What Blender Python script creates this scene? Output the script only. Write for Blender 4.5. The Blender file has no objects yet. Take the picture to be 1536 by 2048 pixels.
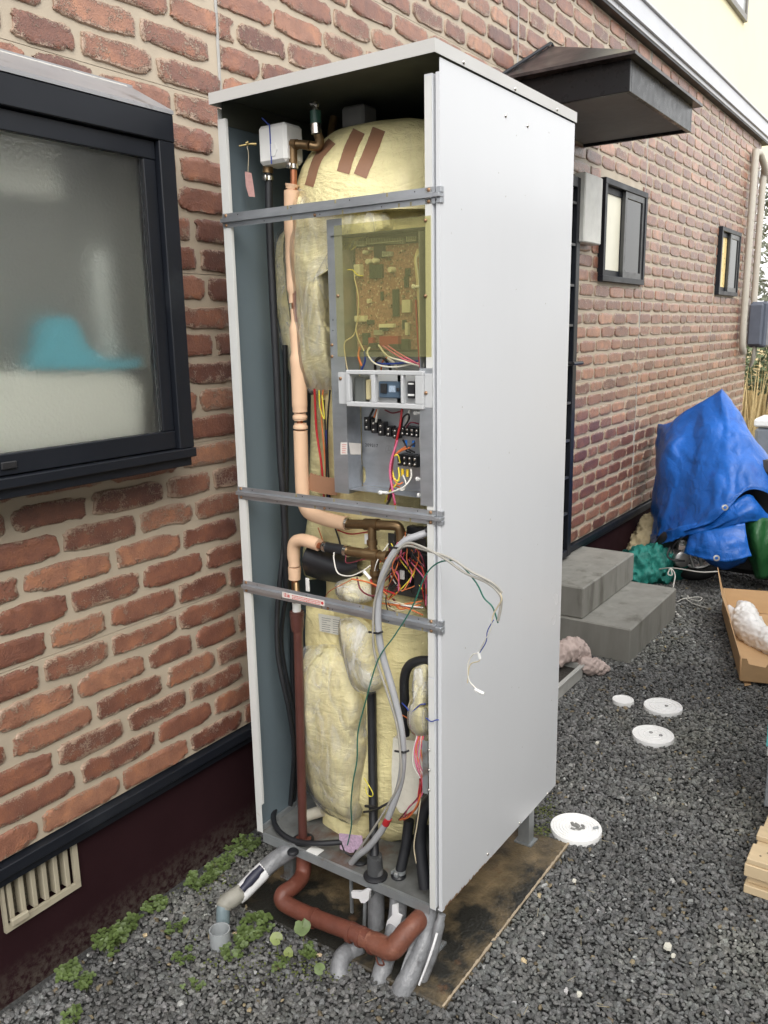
import bpy, math, random
import numpy as np
from mathutils import Vector, Matrix, noise as mnoise
random.seed(7); np.random.seed(7)
R = math.radians
S = bpy.context.scene

# ---------------------------------------------------------------- camera
CAM = Vector((-1.5571, -0.9253, 1.4158)); FPX = 1660.58
YAW, PITCH, ROLL = 0.6066, -0.2149, -0.0180
fw = Vector((math.cos(PITCH)*math.cos(YAW), math.cos(PITCH)*math.sin(YAW), math.sin(PITCH)))
rt0 = Vector((math.sin(YAW), -math.cos(YAW), 0)); up0 = rt0.cross(fw)
rt = rt0*math.cos(ROLL) + up0*math.sin(ROLL); up = up0*math.cos(ROLL) - rt0*math.sin(ROLL)
cd = bpy.data.cameras.new('camera'); cam = bpy.data.objects.new('camera', cd); S.collection.objects.link(cam)
cam.matrix_world = Matrix(((rt.x, up.x, -fw.x, CAM.x), (rt.y, up.y, -fw.y, CAM.y), (rt.z, up.z, -fw.z, CAM.z), (0, 0, 0, 1)))
cd.sensor_fit = 'VERTICAL'; cd.sensor_height = 24; cd.lens = 24*FPX/2048; cd.clip_start = .02; cd.clip_end = 500
S.camera = cam

# ---------------------------------------------------------------- sky, sun, exposure
SUN_EL, SUN_AZ = 42, -132            # a high sun behind cloud, degrees; azimuth of the direction the light comes from
w = bpy.data.worlds.new('World'); S.world = w; w.use_nodes = True
nt = w.node_tree; nt.nodes.clear()
o_ = nt.nodes.new('ShaderNodeOutputWorld'); b_ = nt.nodes.new('ShaderNodeBackground'); sk = nt.nodes.new('ShaderNodeTexSky')
sk.sky_type = 'NISHITA'; sk.sun_disc = False; sk.sun_elevation = R(SUN_EL); sk.sun_rotation = R(90-SUN_AZ)
sk.air_density = 1.0; sk.dust_density = 4.0; sk.ozone_density = 1.0
hs = nt.nodes.new('ShaderNodeHueSaturation'); hs.inputs['Saturation'].default_value = .22
nt.links.new(sk.outputs[0], hs.inputs['Color']); vl_ = nt.nodes.new('ShaderNodeMix'); vl_.data_type = 'RGBA'; vl_.inputs[0].default_value = .6; vl_.inputs[7].default_value = (6.4, 6.35, 6.2, 1)   # an even veil of cloud
nt.links.new(hs.outputs[0], vl_.inputs[6]); nt.links.new(vl_.outputs[2], b_.inputs[0]); nt.links.new(b_.outputs[0], o_.inputs[0])
b_.inputs[1].default_value = .15
sd = bpy.data.lights.new('sun', 'SUN'); so = bpy.data.objects.new('sun', sd); S.collection.objects.link(so)
sd.energy = .55; sd.angle = R(35); sd.color = (1, .965, .91)
d = Vector((math.cos(R(SUN_EL))*math.cos(R(SUN_AZ)), math.cos(R(SUN_EL))*math.sin(R(SUN_AZ)), math.sin(R(SUN_EL))))
so.rotation_euler = d.to_track_quat('Z', 'Y').to_euler(); so.location = (0, 0, 8)
S.view_settings.view_transform = 'Standard'; S.view_settings.look = 'None'; S.view_settings.gamma = 1
S.view_settings.use_curve_mapping = False
S.view_settings.exposure = 1.22
S.render.engine = 'CYCLES'; S.cycles.use_denoising = True; S.cycles.max_bounces = 8; S.cycles.caustics_refractive = True
S.cycles.transparent_max_bounces = 12; S.cycles.sample_clamp_indirect = 6

# ---------------------------------------------------------------- helpers
def at(px, py, X=None, Y=None, Z=None):
    "the point of a plane (X, Y or Z held) seen at a pixel of the 1536x2048 photograph"
    v = fw + rt*((px-768)/FPX) - up*((py-1024)/FPX)
    t = (X-CAM.x)/v.x if X is not None else (Y-CAM.y)/v.y if Y is not None else (Z-CAM.z)/v.z
    return CAM + v*t
def ats(pts, **k): return [at(a, b, **k) for a, b in pts]
WL = {}
def put(me_verts, faces, name, mat, parent=None, smooth=False, origin=None, mats=None, fm=None):
    vs = np.array(me_verts, dtype=float).reshape(-1, 3)
    if origin is None:
        mn, mx = vs.min(0), vs.max(0)
        origin = (mn+mx)/2
        if parent is None: origin[2] = mn[2]
    origin = Vector(origin)
    me = bpy.data.meshes.new(name)
    me.from_pydata([tuple(v) for v in (vs-np.array(origin))], [], faces)
    for m in (mats or [mat]): me.materials.append(m)
    if smooth: me.polygons.foreach_set('use_smooth', [True]*len(me.polygons))
    if fm: me.polygons.foreach_set('material_index', fm)
    o = bpy.data.objects.new(name, me); S.collection.objects.link(o)
    if parent is not None: o.parent = parent; o.location = origin - WL[parent.name]
    else: o.location = origin
    WL[o.name] = origin
    return o
def tag(o, label=None, cat=None, group=None, kind=None):
    if label: o['label'] = label
    if cat: o['category'] = cat
    if group: o['group'] = group
    if kind: o['kind'] = kind
    return o
def thing(name, label, cat, loc, group=None):
    o = bpy.data.objects.new(name, None); S.collection.objects.link(o); o.location = loc; o.empty_display_size = .05
    WL[o.name] = Vector(loc); return tag(o, label, cat, group)
class MB:
    def __init__(s): s.v = []; s.f = []
    def add(s, v, f):
        n = len(s.v); s.v += [tuple(p) for p in v]; s.f += [tuple(i+n for i in q) for q in f]; return s
    def box(s, a, b, bev=0, M=None):
        x0, y0, z0 = [min(p, q) for p, q in zip(a, b)]; x1, y1, z1 = [max(p, q) for p, q in zip(a, b)]
        if bev <= 0:
            v = [(x, y, z) for x in (x0, x1) for y in (y0, y1) for z in (z0, z1)]
            f = [(0, 1, 3, 2), (4, 6, 7, 5), (0, 4, 5, 1), (2, 3, 7, 6), (0, 2, 6, 4), (1, 5, 7, 3)]
        else:
            v = []; f = []; c = [(x0, x1), (y0, y1), (z0, z1)]; idx = {}
            for i in range(8):
                sg = [(i >> k) & 1 for k in range(3)]
                for k in range(3):
                    p = [c[j][sg[j]] + (bev if sg[j] == 0 else -bev) for j in range(3)]; p[k] = c[k][sg[k]]
                    idx[i, k] = len(v); v.append(tuple(p))
            for k in range(3):
                j, l = (k+1) % 3, (k+2) % 3
                for sgn in (0, 1):
                    q = [(sgn << k) | (a_ << j) | (b_ << l) for a_, b_ in ((0, 0), (1, 0), (1, 1), (0, 1))]
                    q = [idx[i, k] for i in q]; f.append(tuple(q if sgn else q[::-1]))
                for sj in (0, 1):
                    for sl in (0, 1):
                        i0 = (sj << j) | (sl << l); i1 = i0 | (1 << k)
                        q = (idx[i0, j], idx[i1, j], idx[i1, l], idx[i0, l]); f.append(q if sj != sl else q[::-1])
            for i in range(8):
                q = (idx[i, 0], idx[i, 1], idx[i, 2]); f.append(q if bin(i).count('1') % 2 else q[::-1])
        if M is not None: v = [M @ Vector(p) for p in v]
        return s.add(v, f)
    def tube(s, pts, r, seg=8, cap=True):
        pts = [Vector(p) for p in pts]; n = len(pts)
        rs = [r]*n if not hasattr(r, '__len__') else [r[min(len(r)-1, int(round(i*(len(r)-1)/(n-1))))] if len(r) != n else r[i] for i in range(n)]
        T = [(pts[min(i+1, n-1)]-pts[max(i-1, 0)]).normalized() for i in range(n)]
        u = T[0].orthogonal().normalized(); v = []; f = []
        for i in range(n):
            u = (u - T[i]*u.dot(T[i])).normalized(); w_ = T[i].cross(u)
            for k in range(seg):
                a = 2*math.pi*k/seg; v.append(pts[i] + (u*math.cos(a)+w_*math.sin(a))*rs[i])
        for i in range(n-1):
            for k in range(seg):
                k2 = (k+1) % seg; f.append((i*seg+k, i*seg+k2, (i+1)*seg+k2, (i+1)*seg+k))
        if cap: f.append(tuple(range(seg))[::-1]); f.append(tuple((n-1)*seg+k for k in range(seg)))
        return s.add(v, f)
    def lathe(s, prof, c, seg=24, axis=(0, 0, 1), cap=True):
        q = Vector(axis).to_track_quat('Z', 'Y'); c = Vector(c); v = []; f = []
        for (r, h) in prof:
            for k in range(seg):
                a = 2*math.pi*k/seg; v.append(c + q @ Vector((r*math.cos(a), r*math.sin(a), h)))
        for i in range(len(prof)-1):
            for k in range(seg):
                k2 = (k+1) % seg; f.append((i*seg+k, i*seg+k2, (i+1)*seg+k2, (i+1)*seg+k))
        if cap: f.append(tuple(range(seg))[::-1]); f.append(tuple((len(prof)-1)*seg+k for k in range(seg)))
        return s.add(v, f)
    def prism(s, poly, ext):
        "poly: 3-D points of a planar polygon, ext: extrusion vector"
        n = len(poly); e = Vector(ext); v = [Vector(p) for p in poly]; v += [p+e for p in v]
        f = [tuple(range(n))[::-1], tuple(range(n, 2*n))] + [(i, (i+1) % n, (i+1) % n+n, i+n) for i in range(n)]
        return s.add(v, f)
    def build(s, name, mat, parent=None, smooth=False, **k):
        o = put(s.v, s.f, name, mat, parent, smooth, **k)
        return o
def auto(o, ang=40):
    me = o.data; me.polygons.foreach_set('use_smooth', [True]*len(me.polygons))
    try: me.set_sharp_from_angle(angle=R(ang))
    except Exception: pass
    return o
def spline(pts, n=6):
    pts = [Vector(p) for p in pts]; P = [pts[0]*2-pts[1]] + pts + [pts[-1]*2-pts[-2]]; out = []
    for i in range(1, len(P)-2):
        a, b, c, e = P[i-1], P[i], P[i+1], P[i+2]
        for k in range(n):
            t = k/n; out.append(.5*((2*b)+(c-a)*t+(2*a-5*b+4*c-e)*t*t+(3*b-a-3*c+e)*t**3))
    out.append(pts[-1]); return out

# ---------------------------------------------------------------- materials
def nod(nt, typ, **k):
    n = nt.nodes.new(typ)
    for a, b in k.items():
        if a in n.inputs: n.inputs[a].default_value = b
        else: setattr(n, a, b)
    return n
def base(name):
    m = bpy.data.materials.new(name); m.use_nodes = True; nt = m.node_tree
    p = nt.nodes['Principled BSDF']
    tc = nod(nt, 'ShaderNodeTexCoord'); oi = nod(nt, 'ShaderNodeObjectInfo')
    mu = nod(nt, 'ShaderNodeMath', operation='MULTIPLY'); mu.inputs[1].default_value = 41.7
    ad = nod(nt, 'ShaderNodeVectorMath', operation='ADD')
    nt.links.new(oi.outputs['Random'], mu.inputs[0]); nt.links.new(tc.outputs['Object'], ad.inputs[0]); nt.links.new(mu.outputs[0], ad.inputs[1])
    return m, nt, p, ad.outputs[0], oi.outputs['Random']
def noise(nt, vec, scale, detail=4, rough=.55, stretch=None, dist=0):
    if stretch:
        mp = nod(nt, 'ShaderNodeMapping'); mp.inputs['Scale'].default_value = stretch; nt.links.new(vec, mp.inputs[0]); vec = mp.outputs[0]
    n = nod(nt, 'ShaderNodeTexNoise'); n.inputs['Scale'].default_value = scale; n.inputs['Detail'].default_value = detail
    n.inputs['Roughness'].default_value = rough; n.inputs['Distortion'].default_value = dist
    nt.links.new(vec, n.inputs['Vector']); return n.outputs['Fac']
def ramp(nt, fac, stops, interp='LINEAR'):
    r = nod(nt, 'ShaderNodeValToRGB'); r.color_ramp.interpolation = interp
    e = r.color_ramp.elements
    while len(e) < len(stops): e.new(.5)
    for x, (p, c) in zip(e, stops): x.position = p; x.color = (c if hasattr(c, '__len__') else (c, c, c)) + ((1,) if hasattr(c, '__len__') else (1,))
    nt.links.new(fac, r.inputs[0]); return r.outputs[0]
def mix(nt, fac, a, b, typ='MIX'):
    m = nod(nt, 'ShaderNodeMix', data_type='RGBA', blend_type=typ)
    for i, x in ((0, fac), (6, a), (7, b)):
        if isinstance(x, (int, float)): m.inputs[i].default_value = x
        elif isinstance(x, tuple): m.inputs[i].default_value = x+(1,)
        else: nt.links.new(x, m.inputs[i])
    return m.outputs[2]
def bump(nt, p, h, strength=.3, dist=.002, prev=None):
    b = nod(nt, 'ShaderNodeBump'); b.inputs['Strength'].default_value = strength; b.inputs['Distance'].default_value = dist
    nt.links.new(h, b.inputs['Height'])
    if prev is not None: nt.links.new(prev, b.inputs['Normal'])
    nt.links.new(b.outputs[0], p.inputs['Normal']); return b.outputs[0]
def scl(c, k): return tuple(min(1, x*k) for x in c)
_mc = {}
def M(name, col, rough=.5, metal=0, var=.12, scale=14, bmp=.1, bs=90, bd=.001, stain=None, sa=.5, ss=5, coat=0, stretch=None, spec=.5, alpha=1, rv=.1, trans=0):
    if name in _mc: return _mc[name]
    m, nt, p, vec, rnd = base(name)
    f = noise(nt, vec, scale, 5, .6, stretch)
    c = ramp(nt, f, [(.25, scl(col, 1-var)), (.75, scl(col, 1+var))])
    if stain:
        g = noise(nt, vec, ss, 6, .65, stretch); g = ramp(nt, g, [(sa, 0.), (min(1, sa+.16), 1.)]); c = mix(nt, g, c, stain)
    nt.links.new(c, p.inputs['Base Color'])
    p.inputs['Metallic'].default_value = metal; p.inputs['Specular IOR Level'].default_value = spec
    rr = ramp(nt, noise(nt, vec, scale*1.7, 3), [(.2, max(0, rough-rv)), (.8, min(1, rough+rv))]); nt.links.new(rr, p.inputs['Roughness'])
    if coat: p.inputs['Coat Weight'].default_value = coat; p.inputs['Coat Roughness'].default_value = .15
    if bmp: bump(nt, p, noise(nt, vec, bs, 4, .6, stretch), bmp, bd)
    if alpha < 1: p.inputs['Alpha'].default_value = alpha
    if trans: p.inputs['Transmission Weight'].default_value = trans
    _mc[name] = m; return m
def brick_mat(stuff=False):
    n_ = 'fired brick relief'
    if n_ in _mc: return _mc[n_]
    m, nt, p, vec, rnd = base(n_)
    at_ = nod(nt, 'ShaderNodeAttribute'); at_.attribute_name = 'tone'       # R tone, G closeness to the edge, B wear of this brick
    sx = nod(nt, 'ShaderNodeSeparateColor'); nt.links.new(at_.outputs['Color'], sx.inputs[0])
    c = ramp(nt, sx.outputs[0], [(0, (.15, .060, .041)), (.35, (.225, .096, .063)), (.7, (.32, .148, .092)), (1, (.41, .21, .13))])
    c2 = ramp(nt, noise(nt, vec, 16, 6, .65), [(.30, (.68, .64, .66)), (.5, (.97, .95, .95)), (.72, (1.45, 1.38, 1.15))])
    c = mix(nt, 1., c, c2, 'MULTIPLY')
    # where the coating has worn, pale specks show, mostly near the rim
    sp = noise(nt, vec, 260, 3, .6); big = noise(nt, vec, 30, 4, .7)
    a1 = nod(nt, 'ShaderNodeMath', operation='MULTIPLY_ADD'); nt.links.new(sx.outputs[1], a1.inputs[0]); a1.inputs[1].default_value = .30; nt.links.new(big, a1.inputs[2])
    a2 = nod(nt, 'ShaderNodeMath', operation='MULTIPLY_ADD'); nt.links.new(sx.outputs[2], a2.inputs[0]); a2.inputs[1].default_value = .22; nt.links.new(a1.outputs[0], a2.inputs[2])
    a3 = nod(nt, 'ShaderNodeMath', operation='MULTIPLY_ADD'); nt.links.new(sp, a3.inputs[0]); a3.inputs[1].default_value = .75; nt.links.new(a2.outputs[0], a3.inputs[2])
    k = ramp(nt, a3.outputs[0], [(.665, 0.), (.73, 1.)])
    sc2 = nod(nt, 'ShaderNodeMath', operation='MULTIPLY'); nt.links.new(a3.outputs[0], sc2.inputs[0]); sc2.inputs[1].default_value = .6
    nt.links.new(sc2.outputs[0], k.node.inputs[0])
    c = mix(nt, k, c, (.36, .25, .18)); nt.links.new(c, p.inputs['Base Color'])
    p.inputs['Roughness'].default_value = .40; p.inputs['Coat Weight'].default_value = .45; p.inputs['Coat Roughness'].default_value = .33
    b = bump(nt, p, big, .6, .005); b = bump(nt, p, sp, .7, .0035, b); bump(nt, p, k, .6, .003, b)
    _mc[n_] = m; return m

MORTAR = M('sanded mortar ground', (.43, .365, .28), .50, var=.10, scale=9, bmp=.45, bs=420, bd=.0015)
BRICK = brick_mat()
BLACKAL = M('black aluminium', (.010, .012, .017), .42, var=.15, scale=5, bmp=.05, stain=(.026, .030, .036), sa=.60, ss=3, spec=.3)
GREYAL = M('weathered flashing', (.30, .30, .31), .42, metal=.3, var=.15, scale=4, stain=(.12, .11, .10), sa=.58, ss=9)
PAINT = M('heater off white paint', (.68, .69, .705), .33, var=.02, scale=3, bmp=.03, bs=30, bd=.0006, stretch=(1, 1, .25))
PAINTF = M('heater flange paint', (.62, .625, .61), .4, var=.05, scale=8, stain=(.40, .33, .24), sa=.70, ss=14)
INNER_SHADE = M('inner panel shade blue grey', (.125, .162, .185), .5, var=.06, scale=4)  # shade inside the cabinet is put into this blue grey
GALV = M('galvanised steel', (.42, .44, .47), .38, metal=.75, var=.16, scale=30, bmp=.06, bs=60, stretch=(1, .3, 1))
GALVD = M('dull galvanised steel', (.33, .35, .36), .5, metal=.6, var=.2, scale=12, stain=(.16, .08, .04), sa=.60, ss=10)
RUSTY = M('rusted tray steel', (.15, .11, .085), .7, metal=.2, var=.4, scale=18, stain=(.16, .055, .025), sa=.45, ss=9, bmp=.4, bs=60, bd=.002)
BRASS = M('tarnished bronze', (.22, .145, .075), .38, metal=.8, var=.25, scale=25, bmp=.15, bs=120)
COPPER = M('copper pipe', (.42, .17, .09), .35, metal=.85, var=.2, scale=20)
CHROME = M('nickel plated steel', (.62, .60, .56), .22, metal=1, var=.1)
PEACH = M('peach foam lagging', (.70, .47, .31), .75, var=.07, scale=12, bmp=.15, bs=200, stain=(.55, .33, .2), sa=.68, ss=18)
RUBBER = M('black rubber hose', (.014, .015, .018), .48, var=.3, scale=20, bmp=.08)
PLASTB = M('black plastic', (.018, .018, .02), .4, var=.2)
WPL = M('white plastic', (.74, .74, .72), .4, var=.05, stain=(.5, .45, .36), sa=.72, ss=12)
BEZEL = M('grey white moulded bezel', (.50, .51, .52), .45, var=.03)
GCOND = M('grey vinyl conduit', (.36, .365, .38), .45, var=.08, scale=30, bmp=.08)
GCABLE = M('grey vinyl cable', (.34, .325, .29), .5, var=.1)
BROWNP = M('brown vinyl pipe', (.085, .030, .024), .42, var=.25, scale=14, stain=(.16, .07, .05), sa=.62, ss=20)
RUSTW = M('red brown lagging tape', (.13, .040, .025), .5, var=.25, scale=16, stain=(.19, .08, .055), sa=.6, ss=26, bmp=.55, bs=38, bd=.005)
GTAPE = M('grey lagging tape', (.20, .205, .215), .38, var=.3, scale=18, stain=(.065, .065, .07), sa=.58, ss=16, bmp=.8, bs=26, bd=.009)
WHITEP = M('white sealant', (.72, .72, .73), .6, var=.08, bmp=.5, bs=120, bd=.002)
CONC = M('concrete', (.255, .24, .21), .8, var=.16, scale=7, stain=(.17, .155, .13), sa=.55, ss=4, bmp=.25, bs=180, bd=.0015)
def wire_mat(n, c): return M(n+' wire', c, .4, var=.06, bmp=0)
WC = {k: wire_mat(k, c) for k, c in dict(red=(.42, .02, .025), orange=(.62, .17, .05), yellow=(.72, .62, .06), black=(.015, .015, .017),
      white=(.68, .66, .60), blue=(.02, .05, .30), green=(.02, .14, .10), pink=(.62, .14, .25), maroon=(.16, .02, .035), cream=(.58, .50, .34)).items()}
def insul_mat(name, col, gloss=.35):
    m, nt, p, vec, rnd = base(name)
    f = noise(nt, vec, 6, 6, .65, (1, 1, .35), .6); g = noise(nt, vec, 60, 5, .7, (1.6, 1.6, .12))
    c = ramp(nt, f, [(.28, scl(col, .78)), (.5, col), (.75, tuple(min(1, x*1.12+.03) for x in col))])
    c = mix(nt, ramp(nt, g, [(.35, 0.), (.7, .30)]), c, scl(col, 1.22))
    nt.links.new(c, p.inputs['Base Color']); p.inputs['Roughness'].default_value = .6
    p.inputs['Coat Weight'].default_value = gloss; p.inputs['Coat Roughness'].default_value = .28
    b = bump(nt, p, f, .7, .014); b2 = bump(nt, p, g, .5, .004, b); bump(nt, p, noise(nt, vec, 9, 6, .65, (.7, .7, 1.8), 2.6), .8, .014, b2); return m
INS = insul_mat('yellow glass wool', (.90, .79, .43)); INS2 = insul_mat('pale glass wool in film', (.93, .82, .48), .3)
INS3 = insul_mat('greenish glass wool', (.84, .74, .39), .35)
def film_mat(name, a=.15, fr=.18):
    m, nt, p, vec, rnd = base(name); out = nt.nodes['Material Output']
    p.inputs['Base Color'].default_value = (.80, .80, .78, 1); p.inputs['Roughness'].default_value = .5
    f = noise(nt, vec, 9, 5, .55, (1.3, 1.3, .6), 2.6); nb = bump(nt, p, f, .8, .02)
    g = noise(nt, vec, 34, 3, .5, (1.3, 1.3, .5), 1.5); nb = bump(nt, p, g, .5, .006, nb)
    gl = nod(nt, 'ShaderNodeBsdfGlossy'); gl.inputs['Roughness'].default_value = fr; nt.links.new(nb, gl.inputs['Normal'])
    tr = nod(nt, 'ShaderNodeBsdfTransparent'); lw = nod(nt, 'ShaderNodeFresnel'); lw.inputs['IOR'].default_value = 1.32; nt.links.new(nb, lw.inputs['Normal'])
    k = ramp(nt, f, [(.38, a*.35), (.52, a), (.66, min(1, a*2.4))])
    m1 = nod(nt, 'ShaderNodeMixShader'); nt.links.new(k, m1.inputs[0]); nt.links.new(tr.outputs[0], m1.inputs[1]); nt.links.new(p.outputs[0], m1.inputs[2])
    m2 = nod(nt, 'ShaderNodeMixShader'); nt.links.new(lw.outputs[0], m2.inputs[0]); nt.links.new(m1.outputs[0], m2.inputs[1]); nt.links.new(gl.outputs[0], m2.inputs[2])
    nt.links.new(m2.outputs[0], out.inputs[0]); return m
FILM = film_mat('clear polythene film', .13, .16); FILMW = film_mat('milky polythene', .30, .2)
def cover_mat():
    m, nt, p, vec, rnd = base('olive translucent cover'); out = nt.nodes['Material Output']
    p.inputs['Base Color'].default_value = (.40, .40, .24, 1); p.inputs['Roughness'].default_value = .3
    tr = nod(nt, 'ShaderNodeBsdfTransparent'); tr.inputs[0].default_value = (.96, .94, .78, 1)
    mx = nod(nt, 'ShaderNodeMixShader'); mx.inputs[0].default_value = .14
    nt.links.new(tr.outputs[0], mx.inputs[1]); nt.links.new(p.outputs[0], mx.inputs[2]); nt.links.new(mx.outputs[0], out.inputs[0]); return m
COVER = cover_mat()
def glass_mat(name, rough=.2, wav=.6, sc=120, tint=(.8, .85, .84)):
    m, nt, p, vec, rnd = base(name)
    p.inputs['Base Color'].default_value = tint+(1,); p.inputs['Roughness'].default_value = rough
    p.inputs['Transmission Weight'].default_value = 1; p.inputs['IOR'].default_value = 1.45
    if wav: bump(nt, p, noise(nt, vec, sc, 3, .5), wav, .0022)
    return m
OBSC = glass_mat('hammered obscure glass', .36, .9, 130, (.92, .94, .93))
DGLASS = M('dark window glass', (.010, .011, .012), .05, var=.1, bmp=0, rv=.03)
def gravel_mat():
    m, nt, p, vec, rnd = base('crushed stone')
    a = nod(nt, 'ShaderNodeAttribute'); a.attribute_name = 'tone'
    c = mix(nt, 1., a.outputs['Color'], ramp(nt, noise(nt, vec, 300, 3), [(.3, .75), (.7, 1.25)]), 'MULTIPLY')
    nt.links.new(c, p.inputs['Base Color']); p.inputs['Roughness'].default_value = .62; bump(nt, p, noise(nt, vec, 500, 3), .3, .001); return m
GRAVEL = gravel_mat()
GROUNDM = M('dark grit', (.055, .056, .055), .85, var=.5, scale=160, bmp=.9, bs=120, bd=.006)

D, G = .815, -.17     # wall plane, gravel level
W, DP, H = .6226, .7029, 1.95   # heater width, depth and height

# ================================================================ ground
gnd = \
    tag(MB().add([(-60, -60, G-.012), (120, -60, G-.012), (120, 60, G-.012), (-60, 60, G-.012)], [(0, 1, 2, 3)]).build('ground', GROUNDM), 'dark gritty ground under the crushed stone', None, None, 'structure')
PADX, PADY = (-.105, .668), (-.066, .655)
def gravel():
    t = (1+5**.5)/2
    ico = np.array([(-1, t, 0), (1, t, 0), (-1, -t, 0), (1, -t, 0), (0, -1, t), (0, 1, t), (0, -1, -t), (0, 1, -t), (t, 0, -1), (t, 0, 1), (-t, 0, -1), (-t, 0, 1)])/1.9
    F = np.array([(0, 11, 5), (0, 5, 1), (0, 1, 7), (0, 7, 10), (0, 10, 11), (1, 5, 9), (5, 11, 4), (11, 10, 2), (10, 7, 6), (7, 1, 8),
                  (3, 9, 4), (3, 4, 2), (3, 2, 6), (3, 6, 8), (3, 8, 9), (4, 9, 5), (2, 4, 11), (6, 2, 10), (8, 6, 7), (9, 8, 1)])
    var = [ico*(1+.32*(np.random.rand(12, 1)-.5)) + .16*(np.random.rand(12, 3)-.5) for _ in range(24)]
    P = []
    def band(x0, x1, y0, y1, c, size, lay=1):
        for l in range(lay):
            nx, ny = int((x1-x0)/c), int((y1-y0)/c)
            gx, gy = np.meshgrid(np.arange(nx), np.arange(ny), indexing='ij')
            x = x0+(gx.ravel()+np.random.rand(nx*ny)*1.0)*c; y = y0+(gy.ravel()+np.random.rand(nx*ny)*1.0)*c
            sz = size*(.62+.75*np.random.rand(nx*ny)**1.6)
            P.append(np.stack([x, y, sz, np.full(nx*ny, l*.004)], 1))
    band(-1.15, 1.0, -.95, D, .0101, .0089); band(1.0, 2.2, -1.0, D, .0114, .0097); band(2.2, 4.2, -.9, D, .0152, .0122); band(4.2, 7.6, -1.2, D, .026, .021); band(7.6, 12, -1.5, 1.5, .05, .04)
    P = np.concatenate(P)
    x, y = P[:, 0], P[:, 1]
    keep = ~((x > PADX[0]+.012) & (x < PADX[1]-.008) & (y > PADY[0]+.008) & (y < PADY[1]-.01)) & ~((x > 2.22) & (x < 2.93) & (y > .28))
    # thrown out where the camera cannot look: behind and far to the side
    vx, vy = x-CAM.x, y-CAM.y; dep = vx*fw.x+vy*fw.y; lat = vx*rt0.x+vy*rt0.y
    keep &= (dep > .35) & (np.abs(lat) < dep*.72+.35)
    P = P[keep]; n = len(P)
    a, b, c = [np.random.rand(n)*2*np.pi for _ in range(3)]; b = (b-np.pi)*.22; c = (c-np.pi)*.22
    Rz = np.zeros((n, 3, 3)); Rx = np.zeros((n, 3, 3)); Ry = np.zeros((n, 3, 3))
    Rz[:, 0, 0] = Rz[:, 1, 1] = np.cos(a); Rz[:, 0, 1] = -np.sin(a); Rz[:, 1, 0] = np.sin(a); Rz[:, 2, 2] = 1
    Rx[:, 1, 1] = Rx[:, 2, 2] = np.cos(b); Rx[:, 1, 2] = -np.sin(b); Rx[:, 2, 1] = np.sin(b); Rx[:, 0, 0] = 1
    Ry[:, 0, 0] = Ry[:, 2, 2] = np.cos(c); Ry[:, 0, 2] = np.sin(c); Ry[:, 2, 0] = -np.sin(c); Ry[:, 1, 1] = 1
    RM = Rz @ Rx @ Ry
    V = np.stack(var)[np.random.randint(0, 24, n)]
    sc = np.stack([P[:, 2]*(.75+.5*np.random.rand(n)), P[:, 2]*(.6+.3*np.random.rand(n)), P[:, 2]*(.38+.3*np.random.rand(n))], 1)
    V = np.einsum('nij,nkj->nki', RM, V*sc[:, None, :])
    V[:, :, 0] += P[:, 0:1]; V[:, :, 1] += P[:, 1:2]; V[:, :, 2] += (G-.004+P[:, 3]+np.random.rand(n)*.005)[:, None]
    me = bpy.data.meshes.new('gravel'); nv = n*12; nf = n*20
    me.vertices.add(nv); me.vertices.foreach_set('co', V.reshape(-1))
    FF = (F[None]+(np.arange(n)*12)[:, None, None]).reshape(-1)
    me.loops.add(nf*3); me.loops.foreach_set('vertex_index', FF.astype(np.int32))
    me.polygons.add(nf); me.polygons.foreach_set('loop_start', np.arange(0, nf*3, 3, dtype=np.int32)); me.polygons.foreach_set('loop_total', np.full(nf, 3, dtype=np.int32))
    me.update(calc_edges=True); me.validate(); me.polygons.foreach_set('use_smooth', np.zeros(nf, dtype=bool))
    g = .066+.125*np.random.rand(n)**1.4; lt = np.random.rand(n) < .012; g[lt] = .26+.16*np.random.rand(lt.sum())
    col = np.stack([g*(.98+.06*np.random.rand(n)), g*(1.0+.03*np.random.rand(n)), g*(.97+.05*np.random.rand(n)), np.ones(n)], 1)
    lowf = np.array([mnoise.noise(Vector((px_*2.2, py_*2.2, 0)))+.5*mnoise.noise(Vector((px_*7, py_*7, 3))) for px_, py_ in P[:, :2]]); col[:, :3] *= (1+.38*lowf)[:, None]; col[:, 2] *= (1-.10*np.clip(lowf, 0, 1))
    br = np.random.rand(n) < .02; col[br, :3] *= np.array([1.5, 1.2, .75])
    ca = me.color_attributes.new('tone', 'FLOAT_COLOR', 'POINT'); ca.data.foreach_set('color', np.repeat(col, 12, 0).reshape(-1))
    me.materials.append(GRAVEL); o = bpy.data.objects.new('gravel', me); S.collection.objects.link(o)
    tag(o, 'dark grey crushed stone covering the side yard', 'gravel', None, 'stuff')
gravel()

# concrete pad under the heater
def pad_mat():
    m, nt, p, vec, rnd = base('stained pad concrete')
    f = noise(nt, vec, 5, 6, .65); g = noise(nt, vec, 3.2, 5, .6)
    c = ramp(nt, f, [(.3, (.06, .047, .031)), (.46, (.15, .112, .063)), (.68, (.28, .205, .115))])
    c = mix(nt, ramp(nt, g, [(.44, 0.), (.54, 1.)]), c, (.024, .023, .019))
    c = mix(nt, ramp(nt, noise(nt, vec, 11, 4), [(.66, 0.), (.76, 1.)]), c, (.12, .062, .030))
    nt.links.new(c, p.inputs['Base Color']); p.inputs['Roughness'].default_value = .42; bump(nt, p, noise(nt, vec, 130, 4), .7, .004, bump(nt, p, noise(nt, vec, 14, 5), .5, .012)); return m
PADM = pad_mat()
pad = MB(); pad.box((PADX[0], PADY[0], G-.08), (PADX[1], PADY[1], G+.006), .004)
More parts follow.
